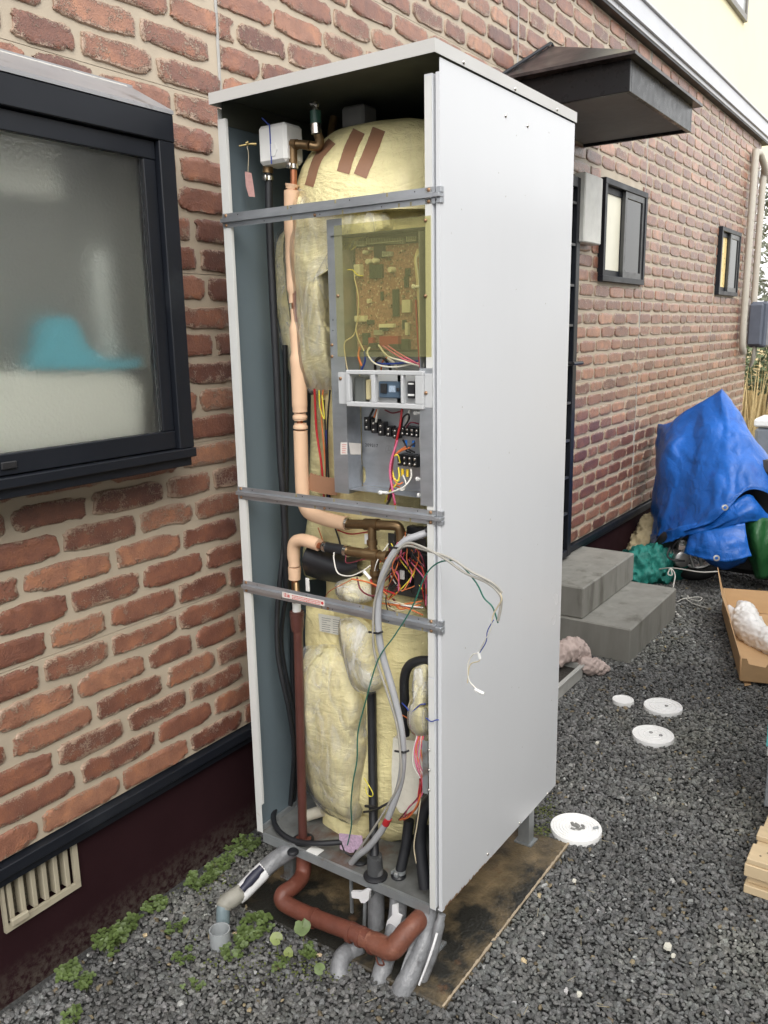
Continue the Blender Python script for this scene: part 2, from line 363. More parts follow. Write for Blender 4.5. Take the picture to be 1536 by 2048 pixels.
pad = pad.build('concrete_pad', PADM); tag(pad, 'stained concrete pad with rust marks under the open water heater', None, None, 'structure')
rim = MB()
for k in range(60):
    x0 = PADX[0]+(PADX[1]-PADX[0])*k/60; x1 = PADX[0]+(PADX[1]-PADX[0])*(k+1)/60; j = random.uniform(0, .003)
    rim.box((x0, PADY[0]+.001-j*.5, G+.006), (x1-.0004, PADY[0]+.0045+j, G+.0085))
rim.build('pad_edge', M('pale arris', (.42, .34, .24), .8, bmp=.2), pad)

# ================================================================ the house
X0, X1 = -1.45, 7.10
house = thing('house', 'house side wall clad in red brick boards above a dark maroon foundation', 'house', (2.5, D, G))
ZB, ZT = .213, 3.03
BOARDZ = [.21+.455*k for k in range(8)]; SEAMX = [-1.612+1.82*k for k in range(7)]   # vertical seams at .208, 2.028, ...
MB().box((X0, D+.016, .1505), (X1, D+.30, ZT)).build('wall', M('dark sheathing', (.05, .05, .05), .8), house)
# openings in the cladding: (x0, x1, z0, z1)
OPEN = [(-1.4, -.10, 1.12, 1.90), (3.07, 3.80, 1.665, 2.21), (5.72, 6.40, 1.655, 2.185), (1.98, 2.69, .19, 2.17)]
for i in range(6):
    for k in range(7):
        a, b = max(SEAMX[i], X0)+.003, min(SEAMX[i+1], X1)-.003; z0, z1 = max(BOARDZ[k], ZB), min(BOARDZ[k+1], ZT)
        if b-a < .05 or z1-z0 < .02: continue
        m = MB(); ys = (D, D+.014); segs = [(a, b, z0+.0007, z1-.0007)]
        for (ox0, ox1, oz0, oz1) in OPEN:
            ns = []
            for (sa, sb, s0, s1) in segs:
                if ox1 <= sa or ox0 >= sb or oz1 <= s0 or oz0 >= s1: ns.append((sa, sb, s0, s1)); continue
                if sa < ox0: ns.append((sa, ox0, s0, s1))
                if ox1 < sb: ns.append((ox1, sb, s0, s1))
                ma, mb_ = max(sa, ox0), min(sb, ox1)
                if s0 < oz0: ns.append((ma, mb_, s0, oz0))
                if oz1 < s1: ns.append((ma, mb_, oz1, s1))
            segs = ns
        for (sa, sb, s0, s1) in segs:
            m = MB().box((sa, ys[0], s0), (sb, ys[1], s1)); m.build('siding_board', MORTAR, house)
caulk = M('grey joint sealant', (.34, .335, .32), .5)
for x in SEAMX[1:5]:
    m = MB()
    for (z0, z1) in ([(ZB, ZT)] if x != SEAMX[2] else [(2.18, ZT)]): m.box((x-.005, D-.004, z0), (x+.005, D+.010, z1), .002)
    m.build('joint_sealant', caulk, house)

def brick_shape(L, Hh, N, cutl, cutr, wear):
    "outline of one moulded brick, ragged where the coating has worn; returns verts (x, y, z), faces, edge weights"
    pts = []; r = .019*random.uniform(.7, 1.2)
    ph = [random.uniform(0, 6.3) for _ in range(4)]
    for k in range(N):
        t = (k+.5)/N*2*math.pi; cx, cz = math.cos(t), math.sin(t)
        # superellipse gives the rounded ends
        e = 2/4.6; x = math.copysign(abs(cx)**e, cx)*L/2; z = math.copysign(abs(cz)**(2/5.0), cz)*Hh/2
        if cutl and x < -L/2+.02: x = -L/2
        if cutr and x > L/2-.02: x = L/2
        rg = .0013*math.sin(5*t+ph[0])+.0012*math.sin(11*t+ph[1])
        ro = max(0, math.sin(2*t+ph[2])*.6+math.sin(3*t+ph[3])*.6-.35)*wear
        rg += random.uniform(-.0012, .0012) - ro*(.004+random.uniform(0, .007))
        nx, nz = cx*Hh/L, cz; q = math.hypot(nx, nz)
        if not ((cutl and x == -L/2) or (cutr and x == L/2)): x += nx/q*rg*1.5
        z += nz/q*rg; pts.append((x, z))
    n = len(pts); v = []; f = []; ew = []
    hgt = random.uniform(.0045, .0065)
    for s_, y, e_ in ((1, 0.003, 1), (1, -hgt*.55, 1), (.0, -hgt, .8), (.014, -hgt*.97, .15)):
        for (x, z) in pts:
            if s_ == 1: vx, vz = x, z
            else:
                ins = .0022 if s_ == 0 else .014
                q = math.hypot(x*Hh/L, z) or 1; vx = x-math.copysign(min(abs(x), ins*min(1, abs(x)/(L/2)*1.2)), x); vz = z*(1-ins/(Hh/2))
            v.append((vx, y+random.uniform(-.0005, .0005)*(e_ < 1), vz)); ew.append(e_)
    for r_ in range(3):
        for k in range(n): k2 = (k+1) % n; f.append((r_*n+k, r_*n+k2, (r_+1)*n+k2, (r_+1)*n+k))
    f.append(tuple(3*n+k for k in range(n))[::-1])
    return v, [q[::-1] for q in f], ew
def px_of(x, y, z):
    p = Vector((x, y, z))-CAM; dz = p.dot(fw)
    return (768+FPX*p.dot(rt)/dz, 1024-FPX*p.dot(up)/dz, dz) if dz > .05 else (9e9, 9e9, -1)
bricks = []
for row in range(37):
    zc = .2115+.0379+.0758*row
    if zc > ZT-.02: break
    x = X0+random.uniform(-.15, 0)
    while x < X1:
        L = random.choice((.155, .18, .195, .205, .215, .225, .24)); a, b = x, x+L; x = b+random.uniform(.013, .019)
        a = max(a, X0+.003); b = min(b, X1-.003)
        segs = [(a, b, a == X0+.003, b == X1-.003)]
        for sx_ in SEAMX:
            if a < sx_ < b: segs = [(a, sx_-.0055, False, True), (sx_+.0055, b, True, False)]
        for (ox0, ox1, oz0, oz1) in OPEN:
            if zc+.028 > oz0+.005 and zc-.028 < oz1-.005:
                ns = []
                for (p, q, c1, c2) in segs:
                    if q <= ox0 or p >= ox1: ns.append((p, q, c1, c2)); continue
                    if p < ox0: ns.append((p, ox0-.001, c1, True))
                    if q > ox1: ns.append((ox1+.001, q, True, c2))
                segs = ns
        for (p, q, c1, c2) in segs:
            if q-p > .022:
                X_, Y_, dz = px_of((p+q)/2, D, zc); area = 0
                if -60 < X_ < 1596 and -40 < Y_ < 2090:
                    q1 = px_of(p, D, zc-.028); q2 = px_of(q, D, zc-.028); q3 = px_of(q, D, zc+.028); area = abs((q2[0]-q1[0])*(q3[1]-q2[1])-(q3[0]-q2[0])*(q2[1]-q1[1]))
                    if 1151 > X_ > 515 and 240 < Y_ and not (X_ < 1145 and Y_ < 150): area = 0      # behind the heater
                    if X_ < 345 and 170 < Y_ < 930 and zc > 1.1: area = 0
                bricks.append((area, p, q, zc+random.uniform(-.0012, .0012), c1, c2))
bricks.sort(key=lambda t: -t[0])
sv, sf, sa_ = [], [], []
for i, (ar, p, q, zc, c1, c2) in enumerate(bricks):
    single = i < 296; N = 72 if (single and ar > 2500) else 32 if single else 16
    wear = random.uniform(.1, 1.35) if random.random() < .8 else 0
    v, f, ew = brick_shape(q-p, random.uniform(.0585, .0625), N, c1, c2, wear)
    xc = (p+q)/2; far = min(1, max(0, (xc-1)/5))
    tone = min(1, max(0, random.gauss(.42, .24))); wr = random.uniform(-.25, 1) if wear else -.5
    fl = random.choice((1, -1))
    v = [(xc+a, D+b, zc+c) for a, b, c in v]
    cols = [(tone, e, wr*.5+.2, 1) for e in ew]
    if single:
        o = put(v, f, 'brick', BRICK, house); me = o.data
        ca = me.color_attributes.new('tone', 'FLOAT_COLOR', 'POINT'); ca.data.foreach_set('color', np.array(cols).reshape(-1))
        auto(o, 50)
    else:
        n = len(sv); sv += v; sf += [tuple(k+n for k in t) for t in f]; sa_ += cols
o = put(sv, sf, 'brick', BRICK, house); ca = o.data.color_attributes.new('tone', 'FLOAT_COLOR', 'POINT'); ca.data.foreach_set('color', np.array(sa_).reshape(-1))
auto(o, 50); tag(o, 'the remaining bricks of the cladding', None, None, 'stuff')

# foundation, drip trim, vent, eave
FOUND = M('maroon foundation render', (.024, .010, .012), .8, spec=.06, var=.10, scale=6, bmp=.25, bs=220, stain=(.055, .032, .034), sa=.72, ss=30)
MB().box((X0, D+.022, G-.1), (-.657, D+.10, .150)).box((-.657, D+.022, G-.1), (-.447, D+.10, .014)).box((-.447, D+.022, G-.1), (X1, D+.10, .150)).build('foundation', FOUND, house)
MB().box((X0, D-.022, .178), (X1, D+.016, .208), .002).box((X0, D-.006, .152), (X1, D+.021, .1775)).build('base_trim', BLACKAL, house)
VT = M('cream plastic vent', (.40, .36, .27), .55, var=.08, stain=(.25, .21, .14), sa=.62, ss=12)
_nt = FOUND.node_tree; _pp = _nt.nodes['Principled BSDF']; _old = _pp.inputs['Base Color'].links[0].from_socket
_g = nod(_nt, 'ShaderNodeNewGeometry'); _s = nod(_nt, 'ShaderNodeSeparateXYZ'); _nt.links.new(_g.outputs['Position'], _s.inputs[0])
_m = nod(_nt, 'ShaderNodeMapRange'); _m.inputs['From Min'].default_value = G+.10; _m.inputs['From Max'].default_value = G-.01; _nt.links.new(_s.outputs['Z'], _m.inputs['Value'])
_mm = nod(_nt, 'ShaderNodeMath', operation='MULTIPLY'); _nt.links.new(_m.outputs[0], _mm.inputs[0]); _nt.links.new(ramp(_nt, noise(_nt, _g.outputs['Position'], 60, 5, .7), [(.40, 0.), (.62, .9)]), _mm.inputs[1])
_nt.links.new(mix(_nt, _mm.outputs[0], _old, (.10, .085, .07)), _pp.inputs['Base Color'])
fr = MB(); vy = D+.012
fr.box((-.657, vy, .014), (-.447, vy+.01, .030)).box((-.462, vy, .031), (-.447, vy+.01, .150)).box((-.657, vy, .031), (-.649, vy+.01, .150))
ven = fr.build('foundation_vent', VT, house)
MB().box((-.649, vy+.05, .014), (-.462, vy+.06, .150)).build('mesh_backing', M('vent mesh', (.16, .14, .10), .8, var=.7, scale=260, bmp=.5, bs=260), ven)
for k in range(6):
    x = -.640+.031*k; MB().box((x, vy+.004, .032), (x+.013, vy+.028, .149), .002).build('slat', VT, ven)
MB().box((-.645, vy-.012, .030), (-.60, vy-.001, .047), .002).build('latch', VT, ven)
EV = M('pale grey eave metal', (.50, .51, .54), .35, metal=.2, var=.06, scale=3)
ev = MB()
for (a, b) in ((X0, 1.2), (1.205, 4.05), (4.055, 7.26)):
    ev.box((a, D-.052, 3.032), (b, D+.25, 3.060), .002).box((a, D-.068, 3.0605), (b, D+.25, 3.080)).box((a, D-.058, 3.0805), (b, D+.25, 3.175), .003).box((a, D-.072, 3.1755), (b, D+.25, 3.192), .002)
ev.build('eave_trim', EV, house)
MB().box((X0, D-.048, 3.018), (7.2, D+.2, 3.0315)).build('eave_soffit', BLACKAL, house)
# cream upper storey set back above the eave
CREAM = M('cream upper wall', (.78, .72, .49), .7, var=.03, scale=2)
uy = D+.33
MB().box((X0, uy, 3.193), (9.2, uy+.12, 6.2)).build('upper_wall', CREAM, house)
ux0, ux1 = at(1430, 0, Y=uy).x, at(1487, 46, Y=uy).x; uz = at(1487, 46, Y=uy).z
wf = MB(); t = .05
wf.box((ux1-t, uy-.035, uz), (ux1, uy-.001, uz+1.0)).box((ux0-.6, uy-.035, uz), (ux1-t-.001, uy-.001, uz+t))
wf = wf.build('upper_window', M('bronze frame', (.16, .15, .13), .4), house)
MB().box((ux0-.6, uy-.018, uz+t+.001), (ux1-t-.002, uy-.010, uz+1.0)).build('pane', M('pale pane', (.45, .47, .48), .1), wf)

# bay window on the left
BY, BX1, BZ0, BZ1 = .668, -.100, 1.089, 1.919
bay = MB()
bay.box((X0, BY, 1.858), (BX1, BY+.05, BZ1), .002)                     # head
bay.box((-.148, BY+.0005, 1.135), (BX1-.001, BY+.05, 1.8575), .002)     # right jamb
bay.box((X0, BY-.006, 1.112), (BX1-.0005, BY+.05, 1.1345), .002)         # sill
bay.box((X0, BY+.008, BZ0), (BX1-.006, BY+.10, 1.1115), .002)
bay.box((BX1-.012, BY+.051, BZ0), (BX1-.002, D+.03, BZ1-.003))          # cheek
bay.box((X0, BY+.101, BZ0+.003), (BX1-.013, D+.03, BZ0+.015)).box((X0, BY+.052, 1.895), (BX1-.013, D+.03, 1.908))
bayo = bay.build('bay_window', BLACKAL, house); tag(bayo, 'black aluminium box window standing proud of the brick')
sash = MB()
sash.box((X0, BY+.014, 1.815), (-.150, BY+.045, 1.856), .002).box((-.186, BY+.015, 1.182), (-.1505, BY+.045, 1.8145), .002).box((X0, BY+.012, 1.137), (-.1505, BY+.045, 1.1815), .002)
sash.build('sash', BLACKAL, bayo)
MB().box((X0, BY+.026, 1.1825), (-.187, BY+.031, 1.8145)).build('pane', OBSC, bayo)
bd = MB(); yy = BY+.016
bd.box((-.1895, yy, 1.186), (-.1865, BY+.0255, 1.812)); bd.build('glazing_bead', RUBBER, bayo)
MB().box((-.62, BY+.006, 1.150), (-.585, BY+.0115, 1.166), .002).build('catch', PLASTB, bayo)
# sloping lead cap and its side
A0, A1 = (X0, D-.001, 2.006), (-.099, D-.001, 2.006); B0, B1 = (X0, BY+.012, 1.9215), (BX1-.002, BY+.012, 1.9215)
m = MB().prism([A0, A1, (-.099, D-.001, 1.996), (X0, D-.001, 1.996)], (0, -.010, 0)).add([(X0, D-.012, 2.0), (-.10, D-.012, 2.0), (BX1, BY-.002, 1.928), (X0, BY-.002, 1.928), (X0, BY-.002, 1.9195), (BX1, BY-.002, 1.9195), (-.10, D-.002, 1.9195)], [(0, 3, 2, 1), (3, 4, 5, 2), (1, 2, 5, 6)])
m.build('sloping_cap', GREYAL, bayo)
MB().tube(spline([(X0, D-.013, 1.996), (-.6, D-.013, 1.997), (-.12, D-.013, 1.997)], 4), .0045, 6).build('sealant_bead', M('old sealant', (.48, .47, .44), .6, bmp=.5, stain=(.10, .09, .08), sa=.56, ss=14), bayo)
# the dim room behind it
RM = M('dim room', (.46, .45, .40), .8, var=.05)
rm = MB(); rx1 = -.115; ry = 1.55
rm.box((X0, ry, 1.0), (rx1, ry+.02, 2.0)).box((rx1+.0, BY+.06, 1.105), (rx1+.004, ry, 1.89))
rm.box((X0, BY+.12, 1.106), (rx1-.001, ry-.001, 1.112)); rm.box((X0, BY+.12, 1.886), (rx1-.001, ry-.001, 1.892))
rm.build('window_recess', RM, bayo)
MB().box((X0+.01, D+.003, 1.13), (rx1-.004, D+.013, 1.88)).build('added_back_board', M('dim grey board', (.22, .22, .20), .8, var=.25, scale=2.5), bayo)  # board added behind the pane to lighten what shows through the glass
tubw = M('cream enamel', (.90, .89, .78), .4, var=.03)
m = MB(); pr = [at(0, 745, Y=.755), at(225, 742, Y=.755), at(262, 752, Y=.755), at(280, 775, Y=.755), at(285, 905, Y=.755), at(-60, 935, Y=.755), at(-60, 748, Y=.755)]
m.prism(pr, (0, .16, 0)); o = m.build('wash_bowl', tubw); tag(o, 'cream wash bowl standing behind the obscure window glass', 'bowl')
teal = M('turquoise cloth', (.14, .50, .60), .7, var=.05)
cl = [(70, 738), (85, 700), (92, 650), (110, 634), (140, 634), (158, 655), (172, 690), (205, 715), (262, 722), (282, 717), (280, 730), (235, 738)]
m = MB().prism([at(a, b, Y=.742) for a, b in cl], (0, .05, 0)); o = m.build('cloth', teal); tag(o, 'turquoise cloth draped over the cream bowl behind the window', 'cloth')
m = MB(); c = at(195, 600, Y=.84); m.lathe([(.028, -.16), (.032, -.15), (.032, .10), (.022, .13), (.022, .24), (.012, .27)], c, 20)
o = m.build('bottle', M('grey white bottle', (.80, .82, .76), .5)); auto(o); tag(o, 'tall pale bottle blurred behind the window glass', 'bottle')
m = MB(); c = at(30, 330, Y=.80); m.box((X0+.1, .80, 1.72), (-.33, .84, 1.875)); o = m.build('curtain', M('pale curtain', (.80, .79, .70), .8)); tag(o, 'rolled pale blind at the top of the obscure window', 'blind')

# door under the canopy (its edge shows beyond the heater) and the sliding windows
dr = MB(); dr.box((2.64, D-.05, .18), (2.69, D+.02, 2.15), .003).box((1.985, D-.05, .18), (2.035, D+.02, 2.15), .003).box((2.036, D-.05, 2.10), (2.639, D+.02, 2.15), .003).box((2.036, D-.05, .18), (2.639, D+.02, .22), .003)
door = dr.build('door_frame', BLACKAL, house)
MB().box((2.037, D-.028, .222), (2.638, D+.0, 2.098)).build('door_panel', DGLASS, door)
for k in range(9):
    z = .42+.2*k; MB().box((2.06, D-.046, z), (2.637, D-.030, z+.012)).build('door_bar', M('dim bar', (.05, .052, .055), .4), door)
hd = at(1150, 727, Y=D-.09)
MB().tube([(hd.x-.02, D-.029, hd.z), (hd.x-.02, D-.09, hd.z), ], .010, 8).tube([(hd.x-.03, D-.09, hd.z), (hd.x+.085, D-.095, hd.z)], .010, 8).build('door_handle', PLASTB, door)
def slider(x0, x1, z0, z1, glass2, name):
    f = MB(); t = .032; y0, y1 = D-.036, D+.0155
    f.box((x0, y0, z1-t), (x1, y1, z1), .002).box((x0, y0, z0), (x1, y1, z0+t), .002).box((x0, y0+.001, z0+t), (x0+t, y1, z1-t)).box((x1-t, y0+.001, z0+t), (x1, y1, z1-t))
    w_ = f.build('sliding_window', BLACKAL, house); tag(w_, name)
    xm = (x0+x1)/2
    FRM = M('bronze grey sash', (.06, .062, .064), .35, metal=.3)
    for (a, b, yo, fm_, g_) in ((x0+t+.001, xm+.02, -.0065, BLACKAL, glass2), (xm-.02, x1-t-.001, -.0285, FRM, DGLASS)):
        s = MB(); q = .035
        s.box((a, D+yo, z1-t-q), (b, D+yo+.02, z1-t-.001)).box((a, D+yo, z0+t+.001), (b, D+yo+.02, z0+t+q)).box((a, D+yo+.001, z0+t+q), (a+q, D+yo+.02, z1-t-q)).box((b-q, D+yo+.001, z0+t+q), (b, D+yo+.02, z1-t-q))
        so_ = s.build('sash', fm_, w_)
        MB().box((a+q, D+yo+.008, z0+t+q), (b-q, D+yo+.012, z1-t-q)).build('pane', g_, so_)
PALEG = M('pale obscure pane', (.75, .73, .60), .35, var=.15, scale=2, bmp=.4, bs=200)
slider(3.07, 3.80, 1.665, 2.21, PALEG, 'black sliding window beside the white wall box')
slider(5.72, 6.40, 1.655, 2.185, M('amber pane', (.90, .70, .32), .3), 'small black sliding window near the far corner of the brick wall')
# canopy over the door
cx0, cx1, cy, cz0, cz1 = 1.93, 2.83, .279, 2.322, 2.44
can = MB(); can.box((cx0, cy, cz0), (cx0+.02, D-.001, cz1), .002).box((cx1-.02, cy, cz0), (cx1, D-.001, cz1), .002).box((cx0+.0205, cy, cz0), (cx1-.0205, cy+.02, cz1), .002)
cano = can.build('door_canopy', M('gloss black fascia', (.008, .009, .011), .3, var=.1, spec=.3), house)
MB().box((cx0+.021, cy+.021, cz0+.014), (cx1-.021, D-.002, cz0+.022)).build('canopy_soffit', M('grey soffit board', (.24, .235, .22), .7, var=.04), cano)
ez = 2.452; e0, e1, ey = cx0-.055, cx1+.05, cy-.035; ap = (2.365, D-.001, 2.69)
rv = [(e0, D-.001, ez), (e0, ey, ez), (e1, ey, ez), (e1, D-.001, ez), ap, (2.365, D-.001, 2.68)]
rf = MB().add([(e0, D-.001, ez-.012), (e0, ey, ez-.012), (e1, ey, ez-.012), (e1, D-.001, ez-.012), (e0, D-.001, ez), (e0, ey, ez), (e1, ey, ez), (e1, D-.001, ez), ap],
     [(0, 1, 5, 4), (1, 2, 6, 5), (2, 3, 7, 6), (4, 5, 8), (5, 6, 8), (6, 7, 8), (0, 3, 2, 1)])
rf.build('canopy_roof', M('brown black sheet roof', (.026, .021, .022), .35, metal=.1, var=.3, scale=5, stain=(.075, .06, .058), sa=.5, ss=5), cano)
MB().tube([(e0, D-.006, ez+.010), (2.36, D-.006, 2.70)], .008, 6).tube([(e1, D-.006, ez+.010), (2.37, D-.006, 2.70)], .008, 6).build('canopy_flashing', BLACKAL, cano)
# white box between door and window
b0, b1 = at(1172, 343, Y=D-.075), at(1199, 490, Y=D-.075)
m = MB().box((b0.x, D-.075, b1.z), (b1.x+.02, D-.012, b0.z), .006); o = m.build('wall_box', M('aged white enamel', (.62, .62, .58), .4, stain=(.40, .36, .28), sa=.66, ss=9)); tag(o, 'narrow upright white enamel box fixed to the brick between door and window', 'wall box')
# pipe covers and the dark box at the far corner
PC = M('ivory pipe cover', (.46, .43, .37), .5, var=.05)
def run(px, x_off, nm, lab):
    m = MB(); m.tube(spline([Vector(p) for p in px], 5), .030, 10); o = m.build(nm, PC); auto(o, 60); tag(o, lab, 'pipe cover'); return o
c1 = 6.62
cv = run([(6.72, D-.05, 1.16), (6.66, D-.05, 1.25), (6.64, D-.05, 1.6), (6.64, D-.05, 2.78), (6.66, D-.05, 2.86), (6.76, D-.06, 2.88), (6.95, D-.07, 2.80), (7.1, D-.07, 2.7)], 0, 'pipe_cover', 'ivory pipe cover rising up the brick and hooking over near the far corner')
cv2 = run([(7.03, D-.05, 1.50), (7.03, D-.05, 2.70), (7.06, D-.06, 2.76)], 0, 'pipe_cover', 'second ivory pipe cover on the very corner of the brick wall')
mb_ = MB(); mb_.box((6.93, D-.155, 1.22), (6.97, D-.03, 1.60), .015).box((6.971, D-.19, 1.20), (7.14, D-.03, 1.62), .02)
o = mb_.build('meter_box', M('slate blue grey box', (.10, .115, .15), .45)); tag(o, 'slate grey meter box hanging at the far corner of the brick wall', 'meter box')
hs_ = MB()
for k in range(3): hs_.tube(spline([(6.98+.04*k, D-.09, 1.21), (7.0+.04*k, D-.08, 1.10), (7.06+.02*k, D-.05, 1.02)], 4), .012, 6)
o = hs_.build('hose', GCABLE); tag(o, 'grey hoses curving out below the slate meter box', 'hose')

# unseen wall and eave added across the yard to block low sky light
nb = thing('unseen_wall', 'unseen plain grey wall added across the side yard to block low sky light', 'house', (3, -3.1, G))
MB().box((-6, -3.5, G-.05), (9, -3.0, 2.55), .01).build('wall', M('grey render', (.38, .37, .35), .85, var=.1), nb)
MB().box((-6.2, -3.7, 2.5505), (9.2, -2.75, 2.65), .01).build('roof', M('dark eave', (.08, .08, .085), .6), nb)
# ================================================================ the water heater
HT = thing('water_heater', 'tall off white water heater cabinet with its front cover removed, insulation and wiring exposed', 'water heater', (DP/2, W/2, G))
def P(name, m, mat, parent=None, smooth=None, label=None):
    o = m.build(name, mat, parent or HT)
    if smooth: auto(o, smooth)
    if label: o['label'] = label
    return o
def T3(pts, X, **k): return [at(a, b, X=X) for a, b in pts]
def WPX(pts):
    "wire path: (px, py, depth X)"
    return [at(a, b, X=c) for a, b, c in pts]
def wire(col, pts, r=.0016, name='wire', parent=None, n=6, seg=6, label=None):
    m = MB().tube(spline(WPX(pts), n), r, seg)
    return P(name, m, WC[col] if col in WC else col, parent, 80, label if label is not None else col+' wire' if col in WC else None)
# sheet metal: side panels with returned front flanges, back, roof cap, tray
sp = MB()
sp.box((.0, 0, 0), (DP, .0015, H-.004))                                            # outer skin of the right side
sp.box((-.0012, 0, 0), (.0, .009, H-.03)); sp.box((.0, .009, .004), (.012, .0102, H-.03)); sp.box((.0, .017, .004), (.012, .0182, H-.03)); sp.box((.011, .0103, .004), (.0122, .0169, H-.03))
sp.box((-.0012, .0182, -.004), (.0, .036, H-.03)); sp.box((.0002, .0348, -.002), (.020, .0360, H-.03)); sp.box((DP-.0012, .0016, 0), (DP, .03, H-.004)); sp.box((.0, .0016, .0), (DP-.002, .014, .0012))
SIDEM = M('side panel paint with rain streaks', (.625, .64, .665), .24, var=.010, scale=2.2, bmp=.30, bs=1.3, bd=.012, stretch=(1.6, 1.6, .35), rv=.05)
side = P('side_panel', sp, SIDEM)
gm = MB()
for k in range(34):
    x, z, s_ = random.uniform(.03, .68), random.uniform(.02, 1.9)**1.0, random.uniform(.0006, .0018); gm.box((x, -.0004, z), (x+s_, -.0001, z+s_*random.uniform(.6, 3)))
P('dirt_speck', gm, M('grime specks', (.30, .28, .24), .8), side).__setitem__('kind', 'stuff')
fl = MB().box((-.0030, .0183, .62), (-.0013, .0350, H-.035)).box((-.0030, .0195, .0), (-.0013, .0350, .615))
P('flange_strip', fl, PAINTF, side)
lp = MB(); lp.box((0, W-.0015, 0), (DP, W, H-.004)); lp.box((-.0012, W-.024, .095), (0, W, H-.03)); lp.box((.0002, W-.0248, .095), (.008, W-.0238, H-.03))
lp.box((-.0012, W-.022, .004), (0, W, .0948))
lside = P('side_panel', lp, PAINTF, label='left side panel with its inner face coloured as in shade')
P('inner_face', MB().box((.009, W-.0030, .006), (DP-.004, W-.0016, H-.03)), INNER_SHADE, lside)
P('inner_face', MB().box((.013, .0016, .006), (DP-.004, .0030, H-.03)), INNER_SHADE, side)
P('back_panel', MB().box((DP-.0028, .002, .004), (DP-.0014, W-.004, H-.03)), INNER_SHADE)
cap = MB(); y0, y1, x0, x1 = -.004, W+.001, -.026, DP+.004
cap.box((x0, y0, H-.001), (x0+.0015, y1, H+.0245), 0).box((x0+.0016, y0, H+.0230), (x1-.0016, y1, H+.0245)).box((x0+.0016, y0, H-.001), (x1-.0016, y0+.0015, H+.0229)).box((x1-.0015, y0, H-.001), (x1, y1, H+.0245)).box((x0+.0016, y1-.0015, H-.001), (x1-.0016, y1, H+.0229))
P('roof_cap', cap, M('cap paint', (.52, .515, .50), .4, var=.04, scale=6, stain=(.42, .39, .33), sa=.68, ss=12))
P('cap_lining', MB().box((x0+.002, y0+.002, H+.0195), (x1-.002, y1-.002, H+.0225)).box((DP-.004, .003, H-.04), (DP-.003, W-.005, H+.019)).box((.01, W-.006, H-.04), (DP-.005, W-.0045, H+.019)), M('dark olive lining', (.075, .08, .065), .6, var=.15, scale=6))
for (px_, py_) in ((927, 125), (1018, 171)):
    pass
def screw(c, ax, mat, r=.0042, parent=None):
    c = Vector(c); m = MB().lathe([(r*1.05, 0), (r, .0012), (r*.75, .0026), (r*.2, .0030)], c, 12, ax)
    m.box(c+Vector((-.0005 if ax[0] else -r*.6, -r*.6 if ax[0] else -.0005, -.0006))+Vector(ax)*.0029, c+Vector((.0005 if ax[0] else r*.6, r*.6 if ax[0] else .0005, .0006))+Vector(ax)*.0031)
    return P('screw', m, mat, parent, 50)
for a, b in ((927, 125), (1030, 178), (1114, 219)):
    q = at(a, b, Y=y0); screw((q.x, y0, q.z), (0, -1, 0), CHROME)
for a, b in ((1011, 232), (1055, 252), (1095, 1587), (1039, 1646), (975, 1708)):
    q = at(a, b, Y=0); screw((q.x, 0, q.z), (0, -1, 0), CHROME)
BR = M('brown zinc screw', (.36, .22, .13), .35, metal=.7)
# rust line at the foot of the side panel
ru = MB()
for k in range(70):
    x = .012+.0052*k+random.uniform(0, .002); h_ = random.uniform(.003, .017)*max(.12, 1-k/60)
    ru.add([(x-.004, -.0006, .0004), (x+.005, -.0006, .0004), (x+.003+random.uniform(-.002, .002), -.0006, h_), (x-.002, -.0006, h_*random.uniform(.5, 1))], [(0, 1, 2, 3)])
P('rust_edge', ru, M('rust bloom', (.26, .16, .09), .8, var=.4, scale=60, stain=(.20, .08, .035), sa=.5, ss=40), side)
# three galvanised cross rails, pressed hat section with slots
def rail(z, hole):
    m = MB(); y0, y1 = -.003, W+.002; X = -.003
    h = .0105
    prof = [(X, z+.0165), (X, z+.0055), (X-.008, z+.0045), (X-.008, z-.0045), (X, z-.0055), (X, z-.0165)]
    t = .0012
    pts = [(a, b) for a, b in prof] + [(a+t, b) for a, b in prof[::-1]]
    m.prism([(a, y0+.014, b) for a, b in pts], (0, y1-y0-.016, 0))
    r = P('cross_rail', m, GALV)
    e = MB(); e.box((X-.0015, y0-.001, z+.004), (X+.012, y0+.010, z+.0165), .001).box((X-.0095, y0-.001, z-.005), (X+.012, y0+.0135, z+.0035), .001).box((X-.0015, y0-.001, z-.0165), (X+.012, y0+.010, z-.0055), .001)
    P('rail_end', e, GALV, r)
    s = MB()
    for y, dz in hole: s.box((X-.0007, y-.0022, z+dz-.004), (X-.0001, y+.0022, z+dz+.004))
    P('slot', s, M('slot shadow side', (.30, .27, .16), .6), r)
    hl = MB()
    for k in range(7): y = .06+.085*k; hl.lathe([(.0014, 0), (.0014, .0005)], (X-.0001, y, z+.011*(-1)**k), 8, (-1, 0, 0))
    P('hole', hl, RUBBER, r)
    for y in (.026, W-.012):
        for dz in (.0115, -.0115): screw((X, y, z+dz), (-1, 0, 0), BR, .0040, r)
    screw((X, .33, z-.0115), (-1, 0, 0), BR, .0038, r)
    return r
r1 = rail(1.6875, [(.13, .012), (.27, .012), (.41, .012), (.10, -.012), (.07, -.012), (.25, -.012), (.40, -.012)])
r2 = rail(1.0045, [(.12, .012), (.30, .012), (.42, .012), (.08, -.012), (.22, -.012), (.36, -.012)])
r3 = rail(.7465, [(.12, .012), (.22, .012), (.10, -.012), (.05, -.012), (.35, -.012)])
